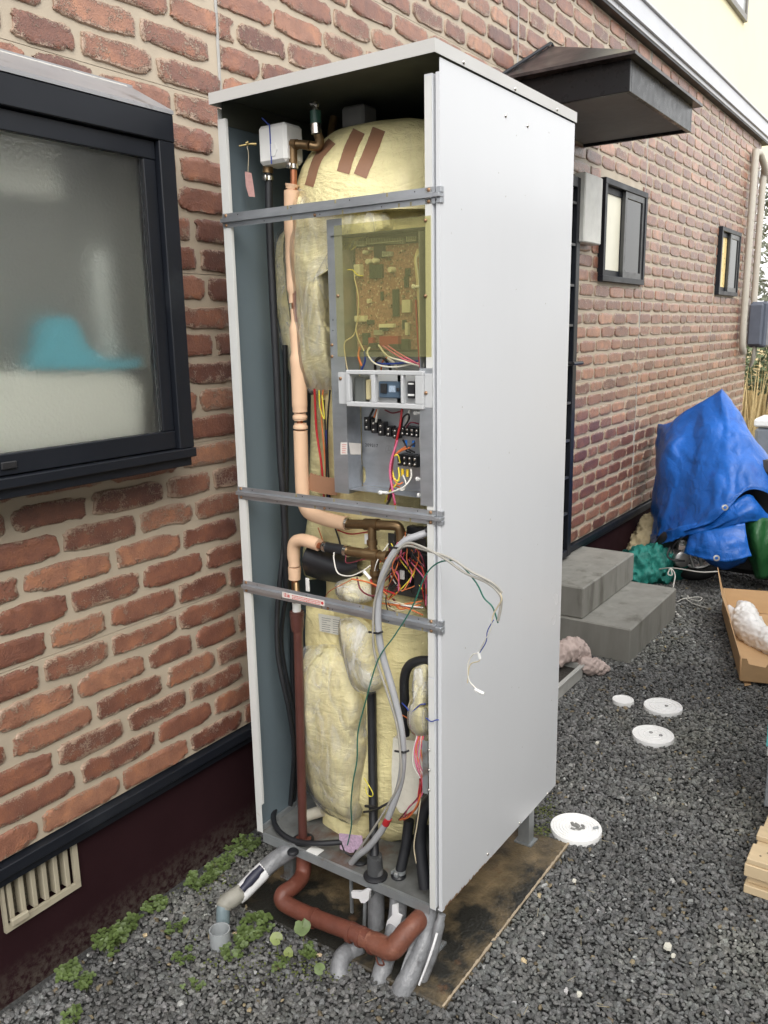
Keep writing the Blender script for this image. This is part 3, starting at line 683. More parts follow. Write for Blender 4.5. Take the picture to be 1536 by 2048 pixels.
# tray and legs
tr = MB(); tr.box((.004, .003, .0), (DP-.004, W-.004, .0015)); tray = P('base_tray', tr, M('rust blotched tray', (.20, .205, .20), .6, metal=.4, var=.35, scale=14, stain=(.13, .055, .03), sa=.53, ss=6, bmp=.3, bs=60, bd=.002))
lipm = MB(); lipm.box((-.004, .036, -.022), (-.0025, W-.024, .004)).box((-.0024, .036, .0025), (.004, W-.024, .004)); P('front_lip', lipm, GALVD, tray)
wl = MB(); wl.box((.012, W-.012, .0016), (DP-.01, W-.005, .016)); P('side_lip', wl, GALVD, tray)
def leg(x, y):
    m = MB(); s = .036; t = .0025
    m.box((x, y, G+.012), (x+s, y+t, -.001)); m.box((x+s-t, y+t+.0002, G+.012), (x+s, y+s, -.001)); m.box((x, y+t+.0002, G+.012), (x+t, y+s, -.001))
    m.box((x-.004, y-.01, G+.0065), (x+s+.01, y+s+.012, G+.0115))
    P('leg', m, GALVD)
leg(.585, .035); leg(.585, W-.085); leg(.05, W-.085); leg(.035, .045)

# the tank under its glass wool
def lumpy(center, prof, seg, amp, freq, sq=1., seed=0, ztop=None):
    "surface of revolution with uneven quilting; prof: (radius, z)"
    m = MB(); v = []; f = []
    for (r, z) in prof:
        for k in range(seg):
            a = 2*math.pi*k/seg; p = Vector((math.cos(a)*r, math.sin(a)*r*sq, z))
            q = mnoise.noise((p+Vector((seed, 0, 0)))*freq)*amp + mnoise.noise(Vector((p.x*freq*3, p.y*freq*3, p.z*freq*1.1+seed)))*amp*.35
            n_ = Vector((math.cos(a), math.sin(a), .3 if z > 1.7 else 0)); v.append(Vector((center[0], center[1], 0))+p+n_*q)
    n = len(prof)
    for i in range(n-1):
        for k in range(seg): k2 = (k+1) % seg; f.append((i*seg+k, i*seg+k2, (i+1)*seg+k2, (i+1)*seg+k))
    f.append(tuple(range(seg))[::-1]); f.append(tuple((n-1)*seg+k for k in range(seg)))
    return m.add(v, f)
def interp(ks, n):
    out = []
    for i in range(len(ks)-1):
        for j in range(n):
            t = j/n; out.append((ks[i][0]*(1-t)+ks[i+1][0]*t, ks[i][1]*(1-t)+ks[i+1][1]*t))
    return out+[ks[-1]]
R0 = .255; TC = (.345, .300)
dome = [(R0*math.cos(t), 1.46+.19*math.sin(t)) for t in [math.pi/2*k/14 for k in range(14)]]+[(.005, 1.651)]
body = interp([(.15, .075), (.225, .095), (R0, .15), (R0, .55), (R0, 1.0), (R0, 1.3), (R0, 1.46)], 10)
tk = P('insulated_tank', lumpy(TC, body+dome[1:], 72, .020, 4.5, .98), INS3, None, 60)
# upper quilt lies over the dome and reaches the front
qd = [(.289*math.cos(t)**.60, 1.60+.325*math.sin(t)) for t in [math.pi/2*k/20 for k in range(20)]]+[(.004, 1.926)]
qb = interp([(.270, 1.34), (.285, 1.46), (.289, 1.60)], 6)
P('quilt_band', lumpy((.392, .318), interp([(.268, 1.33), (.284, 1.42), (.290, 1.60), (.288, 1.70), (.20, 1.74)], 6), 90, .020, 5.0, 1.0, 5.3), INS, None, 60)
qt = P('dome_quilt', lumpy((.352, .316), [(.296*math.cos(t)**.60, 1.685+.235*math.sin(t)) for t in [math.pi/2*k/24 for k in range(24)]]+[(.004, 1.920)], 100, .022, 5.0, 1.0, 3.3), INS, None, 60)
# brown tape strips that hold the quilt, laid on the dome surface
TAPE = M('brown kraft tape', (.30, .16, .095), .45, var=.18, scale=9, bmp=.3, bs=60, bd=.002, stretch=(1, .3, 1))
from mathutils.bvhtree import BVHTree
def bvh_of(o):
    me = o.data; off = WL[o.name]
    return BVHTree.FromPolygons([v.co+off for v in me.vertices], [tuple(p.vertices) for p in me.polygons])
bq, bt = bvh_of(qt), bvh_of(tk)
def strip(pxs, wpx, mat, name, trees, parent=None, lift=.0018):
    m = MB(); v = []; f = []; n = 22
    pp = spline([Vector((a, b, 0)) for a, b in pxs], n//(len(pxs)-1)); n = len(pp)
    for i, p in enumerate(pp):
        t = (pp[min(i+1, n-1)]-pp[max(i-1, 0)]).normalized(); s = Vector((-t.y, t.x, 0))*wpx/2
        for j in range(7):
            q = p+s*(j/3-1)*(1+.04*random.uniform(-1, 1)); dr_ = (at(q.x, q.y, X=.3)-CAM).normalized(); best = None
            for tr_ in trees:
                h = tr_.ray_cast(CAM, dr_)
                if h[0] is not None and (best is None or h[3] < best[1]): best = (h[0], h[3])
            hit = best[0] if best else at(q.x, q.y, X=.3)
            v.append(hit-dr_*lift)
    for i in range(n-1):
        for j in range(6): f.append((i*7+j, i*7+j+1, (i+1)*7+j+1, (i+1)*7+j))
    m.add(v, f); o = P(name, m, mat, parent, 60)
    return o
strip([(664, 282), (635, 318), (618, 372)], 18, TAPE, 'tape_strip', [bq, bt], qt)
strip([(718, 262), (700, 300), (686, 345)], 26, TAPE, 'tape_strip', [bq, bt], qt)
strip([(758, 258), (740, 305), (720, 352)], 27, TAPE, 'tape_strip', [bq, bt], qt)
# bagged quilts: closed cushions drawn by their outline at a given depth
def cushion(name, pxs, X, thick, mat, amp=.006, freq=18, seed=0, back=.015, rings=9, parent=None, label=None, film=None, vstr=.6):
    pts = [at(a, b, X=X) for a, b in pxs]; pts = spline(pts+[pts[0]], 6)[:-1]; n = len(pts)
    c = sum(pts, Vector())/n; v = []; f = []
    for r in range(rings):
        s = 1-r/(rings-.35); h = math.sqrt(max(0, 1-(s)**2.6))
        for p in pts:
            q = c+(p-c)*s
            nz = mnoise.noise(Vector((q.y*freq, q.z*freq*vstr, seed)))*amp+mnoise.noise(Vector((q.y*freq*3, q.z*freq*1.3, seed+5)))*amp*.45
            v.append(Vector((X-thick*h-nz*h, q.y+mnoise.noise(q*30)*.002, q.z)))
    v.append(Vector((X-thick, c.y, c.z)))
    nb = len(v)
    for p in pts: v.append(Vector((X+back, p.y, p.z)))
    for r in range(rings-1):
        for k in range(n): k2 = (k+1) % n; f.append((r*n+k, (r+1)*n+k, (r+1)*n+k2, r*n+k2))
    ct = rings*n
    for k in range(n): k2 = (k+1) % n; f.append(((rings-1)*n+k, ct, (rings-1)*n+k2)); f.append((k, k2, nb+k2, nb+k))
    f.append(tuple(nb+k for k in range(n)))
    m = MB().add(v, f); o = P(name, m, mat, parent, 70, label)
    if film:
        v2 = []; fc = Vector((X, c.y, c.z))
        for p in v[:ct+1]:
            q = fc+(p-fc)*1.045; nz = mnoise.noise(Vector((q.y*16, q.z*9, seed+9)))*.006
            v2.append(q+Vector((-.0045-abs(nz), 0, 0)))
        P('film', MB().add(v2, f[:(rings-1)*n]+[q for q in f[(rings-1)*n:] if ct in q]), film, o, 80)
    return o
cushion('insulation_bag', [(590, 378), (640, 372), (690, 382), (735, 405), (770, 430), (768, 462), (700, 470), (668, 530), (668, 640), (674, 700), (672, 765), (640, 780), (612, 770), (604, 700), (590, 640), (580, 560), (578, 470)], .105, .045, INS2, .008, 14, 1, label='upper quilt bagged in clear film', film=FILM, back=.10)
cushion('insulation_bag', [(560, 470), (580, 455), (600, 480), (604, 600), (610, 700), (608, 780), (590, 770), (572, 700), (556, 600), (553, 520)], .20, .03, INS3, .006, 16, 4, film=FILM, label='greenish quilt at the left of the tank')
cushion('insulation_bag', [(612, 1300), (660, 1296), (705, 1310), (735, 1380), (733, 1450), (735, 1500), (728, 1560), (724, 1615), (712, 1640), (690, 1632), (668, 1622), (640, 1600), (622, 1560), (610, 1500), (604, 1420), (606, 1350)], .105, .060, INS2, .010, 12, 2, film=FILM, label='large pale lower bag of glass wool', back=.08)
cushion('insulation_bag', [(650, 1610), (690, 1618), (735, 1630), (735, 1678), (690, 1680), (660, 1668), (648, 1640)], .15, .03, INS, .006, 16, 6, label='small bag under the large one')
cushion('insulation_bag', [(684, 1240), (712, 1238), (740, 1262), (752, 1300), (764, 1360), (752, 1382), (718, 1378), (700, 1330), (688, 1290)], .045, .030, INS, .005, 22, 3, film=FILMW, label='folded yellow quilt scrap in milky film')
cushion('insulation_bag', [(678, 1164), (705, 1156), (735, 1162), (748, 1180), (745, 1198), (720, 1206), (694, 1202), (680, 1186)], .055, .030, INS2, .006, 26, 8, film=FILMW, label='small crumpled quilt above the lower rail')
cushion('insulation_bag', [(752, 1240), (800, 1236), (846, 1260), (848, 1480), (800, 1500), (846, 1640), (790, 1682), (752, 1660), (748, 1500), (760, 1380)], .17, .05, INS, .010, 11, 11, label='tank quilt behind the conduit')
cushion('insulation_bag', [(834, 1334), (850, 1330), (858, 1345), (858, 1400), (852, 1408), (858, 1420), (857, 1462), (836, 1470), (822, 1450), (822, 1412), (834, 1395), (832, 1360)], .035, .022, INS, .004, 30, 13, film=FILMW, label='small yellow quilt tied with blue cable')
cushion('insulation_bag', [(612, 1212), (700, 1218), (740, 1240), (745, 1300), (700, 1320), (640, 1310), (612, 1296)], .135, .03, INS3, .004, 14, 15, label='green tinted quilt bearing the paper label')
cushion('insulation_bag', [(622, 790), (690, 790), (690, 1010), (850, 985), (850, 1040), (620, 1160), (618, 1000)], .175, .02, INS, .006, 14, 16, label='flat quilt behind the foam lagged pipe')
P('paper_label', MB().prism([at(a, b, X=.0985) for a, b in ((637, 1227), (680, 1234), (686, 1272), (640, 1262))], (-.0008, 0, 0)), M('white paper', (.68, .67, .60), .6, var=.05), label='white paper label with small print')
pr_ = MB()
for k in range(8):
    for (xa, xb) in ((.08, .55), (.60, .93)):
        if random.random() < .85:
            A, B = Vector(at(640, 1230+k*4.3, X=.0975)), Vector(at(683, 1237+k*4.3, X=.0975)); a, b = A.lerp(B, xa), A.lerp(B, min(xb, xa+random.uniform(.2, .45)))
            pr_.add([a, b, b+Vector((0, 0, -.0012)), a+Vector((0, 0, -.0012))], [(0, 1, 2, 3)])
P('printed_lines', pr_, PLASTB)

# foam lagged hot pipe, bronze fittings
def lag(pts, rad, n=5, nm='foam_lagging', mat=PEACH, seg=14, parent=None): return P(nm, MB().tube(spline(WPX(pts), n), rad, seg), mat, parent, 60)
LX = .075
lag([(584, 368, LX), (583, 378, LX)], [.0165, .0145], 3); lag([(583, 379, LX), (583, 388, LX), (583, 440, LX), (584, 500, LX), (585, 560, LX), (586, 606, LX)], [.0130, .0185, .0185, .0165, .0150, .0105])
lag([(588, 618, LX), (592, 680, LX), (597, 740, LX), (599, 800, LX), (600, 824, LX)], [.0095, .0150, .0200, .0200, .0190])
lag([(600, 826, LX), (600, 835, LX), (600.5, 841, LX)], [.0155, .0190, .0165]); lag([(601, 846, LX), (601, 855, LX), (601, 858, LX)], [.0160, .0190, .0160])
lag([(601, 861, LX), (602, 900, LX), (604, 960, LX), (607, 1000, LX), (618, 1024, LX-.005), (645, 1036, LX-.01), (680, 1045, LX-.015), (693, 1047, LX-.015)], [.0185]*6+[.0180]*2)
P('pipe', MB().tube(WPX([(587, 340, LX), (589, 600, LX), (600, 850, LX)]), .0085, 10), COPPER, None, 60, 'copper pipe inside the foam')
lag([(589, 1158, .07), (589, 1134, .07)], [.0165, .0175], 3); lag([(589, 1132, .07), (587, 1105, .07), (590, 1086, .068), (602, 1080, .065), (622, 1084, .06), (638, 1090, .058)], [.0160, .0175, .0175, .0170, .0175, .0165])
P('pipe', MB().tube(WPX([(590, 1190, .07), (589, 1150, .07)]), .009, 10), COPPER, None, 60)
P('pipe', MB().tube(WPX([(630, 1089, .058), (650, 1095, .055)]), .009, 10), COPPER, None, 60)
P('hose_joint', MB().tube(WPX([(647, 1093, .055), (690, 1101, .05)]), .0135, 12), RUBBER, None, 60)
def clamp(p, ax, r, mat=CHROME):
    p = Vector(p); ax = Vector(ax).normalized(); m = MB().lathe([(r, -.005), (r+.0012, -.005), (r+.0012, .005), (r, .005)], p, 16, ax)
    M_ = Matrix.Translation(p) @ ax.to_track_quat('Z', 'Y').to_matrix().to_4x4()
    m.box((r-.001, -.006, -.0065), (r+.008, .006, .0065), .001, M_); m.box((r*.5, -r*1.15, -.004), (r*1.25, -r*.8, .004), 0, M_)
    return P('hose_clamp', m, mat, None, 50)
va = (Vector(at(690, 1101, X=.05))-Vector(at(647, 1093, X=.055)))
clamp(at(652, 1094, X=.0545), va, .014); clamp(at(694, 1102, X=.05), va, .0145)
mid = [(696, 1102, .05), (745, 1110, .045), (774, 1114, .045)]
P('bronze_pipe', MB().tube(WPX(mid), .0125, 14).tube(WPX([(730, 1107.5, .045), (758, 1112, .045)]), .0155, 14).tube(WPX([(768, 1113, .045), (776, 1114.5, .045)]), .0155, 14), BRASS, None, 50)
P('bronze_pipe', MB().tube(WPX([(744, 1053, .05), (745, 1108, .048)]), .0105, 12).tube(WPX([(744, 1080, .05), (744.5, 1090, .05)]), .0135, 12).tube(WPX([(744.5, 1094, .05), (745, 1102, .05)]), .0130, 12), BRASS, None, 50)
P('bronze_pipe', MB().tube(WPX([(749, 1112, .045), (751, 1195, .05)]), .0105, 12).tube(WPX([(750, 1140, .045), (750.5, 1150, .045)]), .0135, 12).tube(WPX([(751, 1160, .045), (751, 1168, .045)]), .0130, 12), BRASS, None, 50)
P('bronze_pipe', MB().tube(spline(WPX([(697, 1048, .06), (740, 1049, .055), (780, 1051, .055), (795, 1053, .058), (801, 1065, .06), (802, 1090, .06)]), 5), .0120, 12).tube(WPX([(730, 1048.5, .055), (757, 1049.5, .055)]), .0150, 12), BRASS, None, 50)
clamp(at(694, 1047, X=.06), (0, -1, -.12), .0150)
# black rubber sheet sagging under the fitting
sh = MB(); v = []; f = []
edge_t = [(626, 1079), (650, 1090), (680, 1102), (705, 1108), (728, 1112)]; edge_b = [(612, 1150), (640, 1160), (675, 1166), (700, 1166), (728, 1150)]
for i in range(9):
    t = i/8*4; k = min(3, int(t)); u = t-k
    a = Vector((edge_t[k][0]*(1-u)+edge_t[k+1][0]*u, edge_t[k][1]*(1-u)+edge_t[k+1][1]*u, 0)); b = Vector((edge_b[k][0]*(1-u)+edge_b[k+1][0]*u, edge_b[k][1]*(1-u)+edge_b[k+1][1]*u, 0))
    for j in range(9):
        s = j/8; q = a.lerp(b, s); v.append(at(q.x-14*math.sin(s*3.1), q.y, X=.105-.06*math.sin(s*2.9)))
for i in range(8):
    for j in range(8): f.append((i*9+j, i*9+j+1, (i+1)*9+j+1, (i+1)*9+j))
P('rubber_sheet', MB().add(v, f), RUBBER, None, 80)

# top of the cabinet: mixing valve in foam box, drop hose, relief valve
bx = MB(); a, b = at(513, 253, X=.055), at(572, 322, X=.055); bx.box((.055, a.y, b.z), (.125, b.y, a.z), .008); vb = P('valve_box', bx, M('white foam', (.78, .78, .76), .55, var=.03, stain=(.6, .55, .45), sa=.7, ss=30), None, 35)
m = MB(); c = at(545, 300, X=.0545); m.lathe([(.016, 0), (.016, .0015)], c, 6, (-1, 0, 0)); P('moulded_hexagon', m, vb.data.materials[0], vb)
wire('blue', [(538, 248, .06), (539, 254, .0535), (541, 290, .0535), (543, 328, .0535)], .0016, 'cable_tie', vb, label='blue twist'); wire('blue', [(524, 236, .05), (538, 250, .055)], .0016, 'cable_tie', vb, label='blue twist')
P('brass_lever', MB().tube(WPX([(513, 288, .07), (500, 288, .06), (478, 292, .045)]), [.0045, .003, .002], 8).tube(WPX([(497, 284, .055), (492, 287, .052)]), .0035, 6), M('polished brass', (.62, .48, .22), .3, metal=.9), vb, 60)
wire('cream', [(494, 292, .05), (497, 310, .05), (496, 344, .05)], .0008, 'tag_string', vb)
P('paper_tag', MB().prism([at(x_, y_, X=.05) for x_, y_ in ((490, 343), (503, 346), (507, 370), (510, 394), (498, 393), (492, 372))], (-.0006, 0, 0)), M('pink paper tag', (.52, .30, .28), .6, var=.15, scale=80), vb)
P('bronze_union', MB().tube(WPX([(536, 322, .085), (536, 346, .085)]), [.0115, .0135], 12), BRASS, None, 50)
HX = .085
P('hose', MB().tube(spline(WPX([(537, 346, HX), (539, 450, HX), (547, 620, HX), (554, 760, HX), (560, 900, HX), (567, 1000, HX), (572, 1100, HX), (574, 1200, .10)]), 6), .0098, 12), RUBBER, None, 80)
clamp(at(538, 357, X=HX), (0, .02, 1), .0100)
P('hose', MB().tube(spline(WPX([(570, 690, .16), (573, 850, .15), (572, 1000, .13), (566, 1100, .10), (558, 1180, .08), (554, 1240, .07), (556, 1310, .06), (567, 1370, .06), (580, 1430, .07), (588, 1500, .09), (585, 1560, .12), (578, 1640, .15)]), 6), .0072, 10), RUBBER, None, 80)
P('hose', MB().tube(spline(WPX([(574, 1190, .10), (566, 1230, .10), (563, 1290, .10), (576, 1370, .11), (592, 1440, .12), (596, 1500, .13), (592, 1560, .15), (584, 1630, .17)]), 6), .0062, 10), RUBBER, None, 80)
P('hose', MB().tube(spline(WPX([(590, 1130, .16), (585, 1300, .16), (590, 1450, .16), (588, 1550, .17), (583, 1640, .18)]), 6), .009, 10), RUBBER, None, 80)
P('hose', MB().tube(spline(WPX([(640, 1600, .25), (590, 1586, .20), (560, 1604, .12), (547, 1630, .06), (556, 1660, .02), (590, 1682, .01), (635, 1687, .02), (685, 1684, .05)]), 6), .0078, 12), RUBBER, None, 80, 'black hose looped on the tray')
wire('blue', [(568, 1640, .13), (580, 1652, .12), (594, 1655, .13)], .002, 'cable_tie', label='blue twist'); wire('blue', [(568, 1646, .13), (582, 1659, .12), (592, 1650, .13)], .002, 'cable_tie', label='blue twist')
tx = .08
P('bronze_pipe', MB().tube(spline(WPX([(586, 333, tx), (586, 300, tx), (588, 290, tx), (600, 289, tx+.005), (618, 291, tx+.01)]), 4), .0105, 12).tube(WPX([(583, 289, tx), (594, 289, tx)]), .0125, 10).tube(WPX([(616, 291, tx+.01), (621, 291, tx+.01)]), .0115, 10), BRASS, None, 50)
clamp(at(587, 333, X=tx), (0, 0, 1), .0105)
P('bronze_pipe', MB().tube(spline(WPX([(620, 291, .09), (636, 293, .10), (639, 280, .10), (635, 268, .095)]), 4), .0110, 12).tube(spline(WPX([(640, 290, .16), (660, 282, .18), (664, 255, .20), (668, 235, .21)]), 5), .0100, 12), BRASS, None, 50)
rv_ = MB().tube(WPX([(633, 268, .095), (632, 248, .095)]), .0125, 14); rvp = P('relief_valve', rv_, CHROME, None, 50)
P('valve_label', MB().tube(WPX([(632, 247.5, .095), (631, 222, .095)]), .0132, 14), M('dark green label', (.03, .09, .07), .4, stain=(.1, .2, .45), sa=.6, ss=40), rvp, 50)
P('valve_stem', MB().tube(WPX([(631, 222, .095), (630, 202, .095)]), [.0105, .009, .006], 12).tube(WPX([(622, 207, .09), (636, 210, .09)]), .004, 8), CHROME, rvp, 50)
a, b = at(681, 214, X=.20), at(727, 250, X=.20); P('junction_box', MB().box((.20, a.y, b.z), (.26, b.y, a.z), .006), M('dim grey plastic', (.17, .17, .17), .5, var=.1))

# wires behind the chassis, left of it
for col, pts, r in (('red', [(629, 778, .08), (633, 860, .09), (643, 930, .09), (648, 995, .10)], .0032), ('orange', [(646, 780, .09), (643, 830, .10), (650, 920, .10), (655, 1000, .11)], .0022), ('yellow', [(638, 780, .08), (640, 815, .08), (649, 838, .08), (644, 790, .085)], .0016),
                    ('black', [(660, 780, .09), (655, 850, .09), (656, 930, .10), (660, 1000, .11)], .0026), ('black', [(648, 800, .09), (651, 870, .10), (654, 1000, .10)], .0024), ('blue', [(652, 860, .095), (656, 930, .10), (657, 1000, .11)], .0018),
                    ('orange', [(636, 1055, .10), (645, 1080, .10), (652, 1100, .10)], .0016), ('black', [(670, 1055, .10), (678, 1080, .10), (682, 1096, .10)], .0024), ('red', [(675, 1060, .09), (700, 1068, .09), (735, 1064, .09)], .0018),
                    ('yellow', [(735, 1066, .10), (715, 1085, .10), (706, 1098, .10)], .0018), ('orange', [(738, 1070, .10), (712, 1078, .10), (690, 1090, .10)], .0018), ('cream', [(738, 1076, .10), (722, 1092, .10)], .0018)):
    wire(col, pts, r)
strip([(616, 962), (645, 970), (676, 974)], 34, TAPE, 'tape_strip', [BVHTree.FromPolygons([Vector((.085, -1, 0)), Vector((.085, 2, 0)), Vector((.085, 2, 3)), Vector((.085, -1, 3))], [(0, 1, 2, 3)])])

# chassis with boards
CX = .030
def ypx(px, py, X): return at(px, py, X=X).y
chL, chR = ypx(661, 700, CX), ypx(690, 700, CX)
zt, zb_ = 1.668, 1.028
ch = MB(); ch.box((CX, chR, zb_), (CX+.0012, chL, zt)).box((CX+.0013, chL-.0012, zb_), (CX+.06, chL, zt)).box((CX+.0013, chR, zb_), (CX+.055, chR+.0012, 1.60))
chas = P('chassis', ch, GALV)
bkX = .088
bk = MB(); yl, yr = chR-.0005, .040
# back plate with the round cut out left open: built of strips about the hole
hc = at(716, 948, X=bkX); hr = .0235
bk.box((bkX, yr, zb_+.012), (bkX+.0012, yl, hc.z-hr)); bk.box((bkX, yr, hc.z+hr), (bkX+.0012, yl, 1.60)); bk.box((bkX, yr, hc.z-hr), (bkX+.0012, hc.y-hr, hc.z+hr)); bk.box((bkX, hc.y+hr, hc.z-hr), (bkX+.0012, yl+.0, hc.z+hr))
for k in range(4):
    sy, sz = ((1, 1), (-1, 1), (-1, -1), (1, -1))[k]; cr = Vector((bkX, hc.y+sy*hr, hc.z+sz*hr)); pl = [cr]
    for j in range(6): t = math.pi/2*j/5; pl.append(Vector((bkX, hc.y+sy*hr*(1-.62*(1-math.sin(t))), hc.z+sz*hr*(1-.62*(1-math.cos(t))))))
    bk.prism(pl, (.0012, 0, 0))
bkp = P('back_plate', bk, GALV, chas)
P('chassis_floor', MB().box((CX+.002, yr, zb_+.010), (bkX, yl-.001, zb_+.0115)), GALV, chas)
rp = MB(); rp.box((-.0042, .0185, 1.03), (-.0031, .0515, 1.335)).box((-.003, .0503, 1.03), (.088, .0515, 1.62)); P('right_plate', rp, GALV, chas)
for (a, b) in ((664, 690), (664, 713)): screw(at(a, b, X=CX), (-1, 0, 0), BR, .0040, chas)
for (a, b) in ((666, 640), (666, 661)): P('hole', MB().lathe([(.0016, 0), (.0016, .0005)], at(a, b, X=CX), 8, (-1, 0, 0)), RUBBER, chas)
# cover sheet
cvy0, cvy1 = .0205, at(672, 600, X=-.004).y
cvm = MB(); zA, zB = at(858, 455, X=-.006).z, at(858, 714, X=-.006).z
zA = 1.648
cvm.box((-.0052, .0205, zB), (-.0042, ypx(672, 600, -.005), zA)); cvo = P('cover_sheet', cvm, COVER, None, label='olive tinted translucent cover over the circuit board')
for (a, b) in ((851, 441), (851, 592), (676, 592)): screw(at(a, b, X=-.0055), (-1, 0, 0), BR, .0038, cvo)
# dark board housing and circuit board
bY0, bY1 = ypx(843, 600, .06), ypx(688, 600, .06); hz0, hz1 = at(760, 704, X=.06).z, at(760, 466, X=.06).z
hb = MB(); hb.box((.078, .054, hz0), (.0875, ypx(690, 600, .078), hz1)).box((.03, .054, hz1-.003), (.0779, ypx(690, 600, .078), hz1)); hous = P('board_housing', hb, M('dark housing', (.045, .05, .04), .45), chas)
pX = .070
def pcb_mat():
    m, nt, p, vec, rnd = base('brown circuit board')
    vo = nod(nt, 'ShaderNodeTexVoronoi', feature='F1', distance='CHEBYCHEV'); vo.inputs['Scale'].default_value = 330; nt.links.new(vec, vo.inputs['Vector'])
    sx = nod(nt, 'ShaderNodeSeparateColor'); nt.links.new(vo.outputs['Color'], sx.inputs[0])
    c = ramp(nt, sx.outputs[0], [(0, (.30, .155, .115)), (.50, (.36, .20, .15)), (.78, (.20, .11, .08)), (.90, (.46, .34, .26)), (.97, (.6, .52, .44))], 'CONSTANT')
    nt.links.new(c, p.inputs['Base Color']); p.inputs['Roughness'].default_value = .45; return m
pb = MB(); pb.box((pX, ypx(841, 600, pX), at(760, 699, X=pX).z), (pX+.0016, ypx(713, 600, pX), at(760, 492, X=pX).z)); pb = P('circuit_board', pb, pcb_mat(), HT)
P('circuit_board', MB().box((pX+.002, ypx(843, 520, pX), at(760, 520, X=pX).z), (pX+.0030, ypx(702, 520, pX), at(760, 474, X=pX).z)), M('dark board', (.05, .045, .035), .5, var=.5, scale=120), HT, label='dark upper board')
IC = M('chip black', (.03, .045, .03), .35); CONN = M('ivory connector', (.62, .60, .48), .5); CAPM = M('capacitor cream', (.60, .58, .46), .4); REDC = M('red connector', (.30, .03, .03), .4)
def comp(x0, y0, x1, y1, d, mat, nm, lab=None):
    a, b = at(x0, y0, X=pX), at(x1, y1, X=pX); return P(nm, MB().box((pX-d, a.y, b.z), (pX-.0001, b.y, a.z), .0006), mat, pb, label=lab)
comp(787, 579, 800, 633, .006, IC, 'chip'); comp(812, 537, 822, 552, .005, IC, 'chip'); comp(810, 553, 818, 575, .005, IC, 'chip'); comp(762, 583, 768, 600, .004, IC, 'chip')
comp(738, 640, 750, 648, .010, IC, 'relay'); comp(730, 666, 742, 690, .012, IC, 'relay'); comp(806, 640, 814, 658, .005, IC, 'chip'); comp(763, 655, 778, 662, .01, IC, 'chip')
comp(716, 530, 728, 553, .018, CONN, 'connector', 'ivory connector'); comp(716, 632, 736, 643, .015, CONN, 'connector'); comp(762, 648, 792, 655, .010, CONN, 'connector'); comp(815, 645, 821, 670, .012, CONN, 'connector'); comp(808, 600, 825, 625, .01, CONN, 'connector')
comp(743, 675, 752, 690, .014, REDC, 'connector', 'red connector'); comp(765, 672, 803, 692, .014, REDC, 'connector', 'red connector'); comp(745, 686, 760, 697, .016, PLASTB, 'connector', 'black connector'); comp(784, 688, 804, 699, .016, PLASTB, 'connector', 'black connector'); comp(738, 590+8, 744, 606, .01, CONN, 'trimmer')
comp(742, 530, 768, 556, .008, IC, 'heat_sink'); comp(750, 488, 772, 515, .006, PLASTB, 'chip'); comp(808, 678, 822, 700, .012, IC, 'relay')
for a, b, r in ((743, 524, .0062), (756, 522, .0062), (788, 540, .0068), (736, 505, .0045), (746, 498, .003), (721, 538, .006)):
    P('capacitor', MB().lathe([(r, 0), (r, .016), (r*.8, .018)], at(a, b, X=pX), 14, (-1, 0, 0)), CAPM, pb, 40)
TIN = M('tinned fins', (.52, .54, .48), .35, metal=.4)
def fins(x0, x1, y0, n, h):
    m = MB()
    for k in range(n):
        q = at(x0+(x1-x0)*k/(n-1), y0, X=pX-.012); m.box((pX-.013, q.y-.0007, q.z-h), (pX-.003, q.y+.0007, q.z))
    a, b = at(x0, y0, X=pX-.012), at(x1, y0, X=pX-.012); m.box((pX-.014, b.y, a.z-h-.002), (pX-.003, a.y, a.z-h-.0002)); P('pin_header', m, TIN, pb)
fins(713, 728, 482, 6, .010); fins(733, 806, 476, 15, .012); fins(813, 831, 473, 6, .009); fins(765, 782, 503, 6, .009); fins(748, 763, 660, 6, .009)
sm = MB()
for k in range(150):
    q = at(random.uniform(716, 838), random.uniform(500, 696), X=pX); s = random.uniform(.001, .003); sm.box((pX-random.uniform(.002, .006), q.y-s, q.z-s*random.uniform(.4, 1)), (pX-.0001, q.y+s, q.z+s*random.uniform(.4, 1)))
tag(P('small_components', sm, M('mixed small parts', (.20, .15, .10), .5, var=.9, scale=260, stain=(.5, .45, .35), sa=.55, ss=200), pb), 'tiny soldered components', None, None, 'stuff')
# bezel with two breakers and a transformer
bz = MB(); X = -.012; L_, R_ = ypx(692, 780, X), ypx(846, 780, X); z1, z0 = at(770, 741, X=X).z, at(770, 816, X=X).z
ops = [(699, 742), (750, 801), (806, 830)]; oz1, oz0 = at(770, 750, X=X).z, at(770, 806, X=X).z
ys = [L_]+[ypx(p, 780, X) for o in ops for p in o]+[R_]
bz.box((X, R_, oz1), (X+.012, L_, z1), .0015).box((X, R_, z0), (X+.012, L_, oz0), .0015)
for i in (0, 2, 4, 6): bz.box((X, ys[i+1], oz0+.0001), (X+.012, ys[i], oz1-.0001), .001)
xw = X+.0122
bz.box((-.0018, ypx(678, 780, 0), z0+.004), (.0, L_, z1-.006), .0005).box((-.0052, .0185, z0+.004), (-.0034, R_-.0005, z1-.006), .0005)
bez = P('bezel', bz, BEZEL)
screw(at(681, 757, X=-.0018), (-1, 0, 0), BR, .0042, bez); screw(at(852, 786, X=-.0053), (-1, 0, 0), BR, .0042, bez)
for i, (xx) in enumerate((ops[1], ops[2])):
    a, b = at(xx[0]-1, 750, X=.022), at(xx[1]+1, 807, X=.022); zc = (a.z+b.z)/2
    P('recess', MB().box((.014, b.y-.012, oz0-.002), (.020, a.y+.010, oz0+.010)).box((.020, b.y-.012, oz0-.004), (.0215, a.y+.012, oz1+.002)), BEZEL, bez)
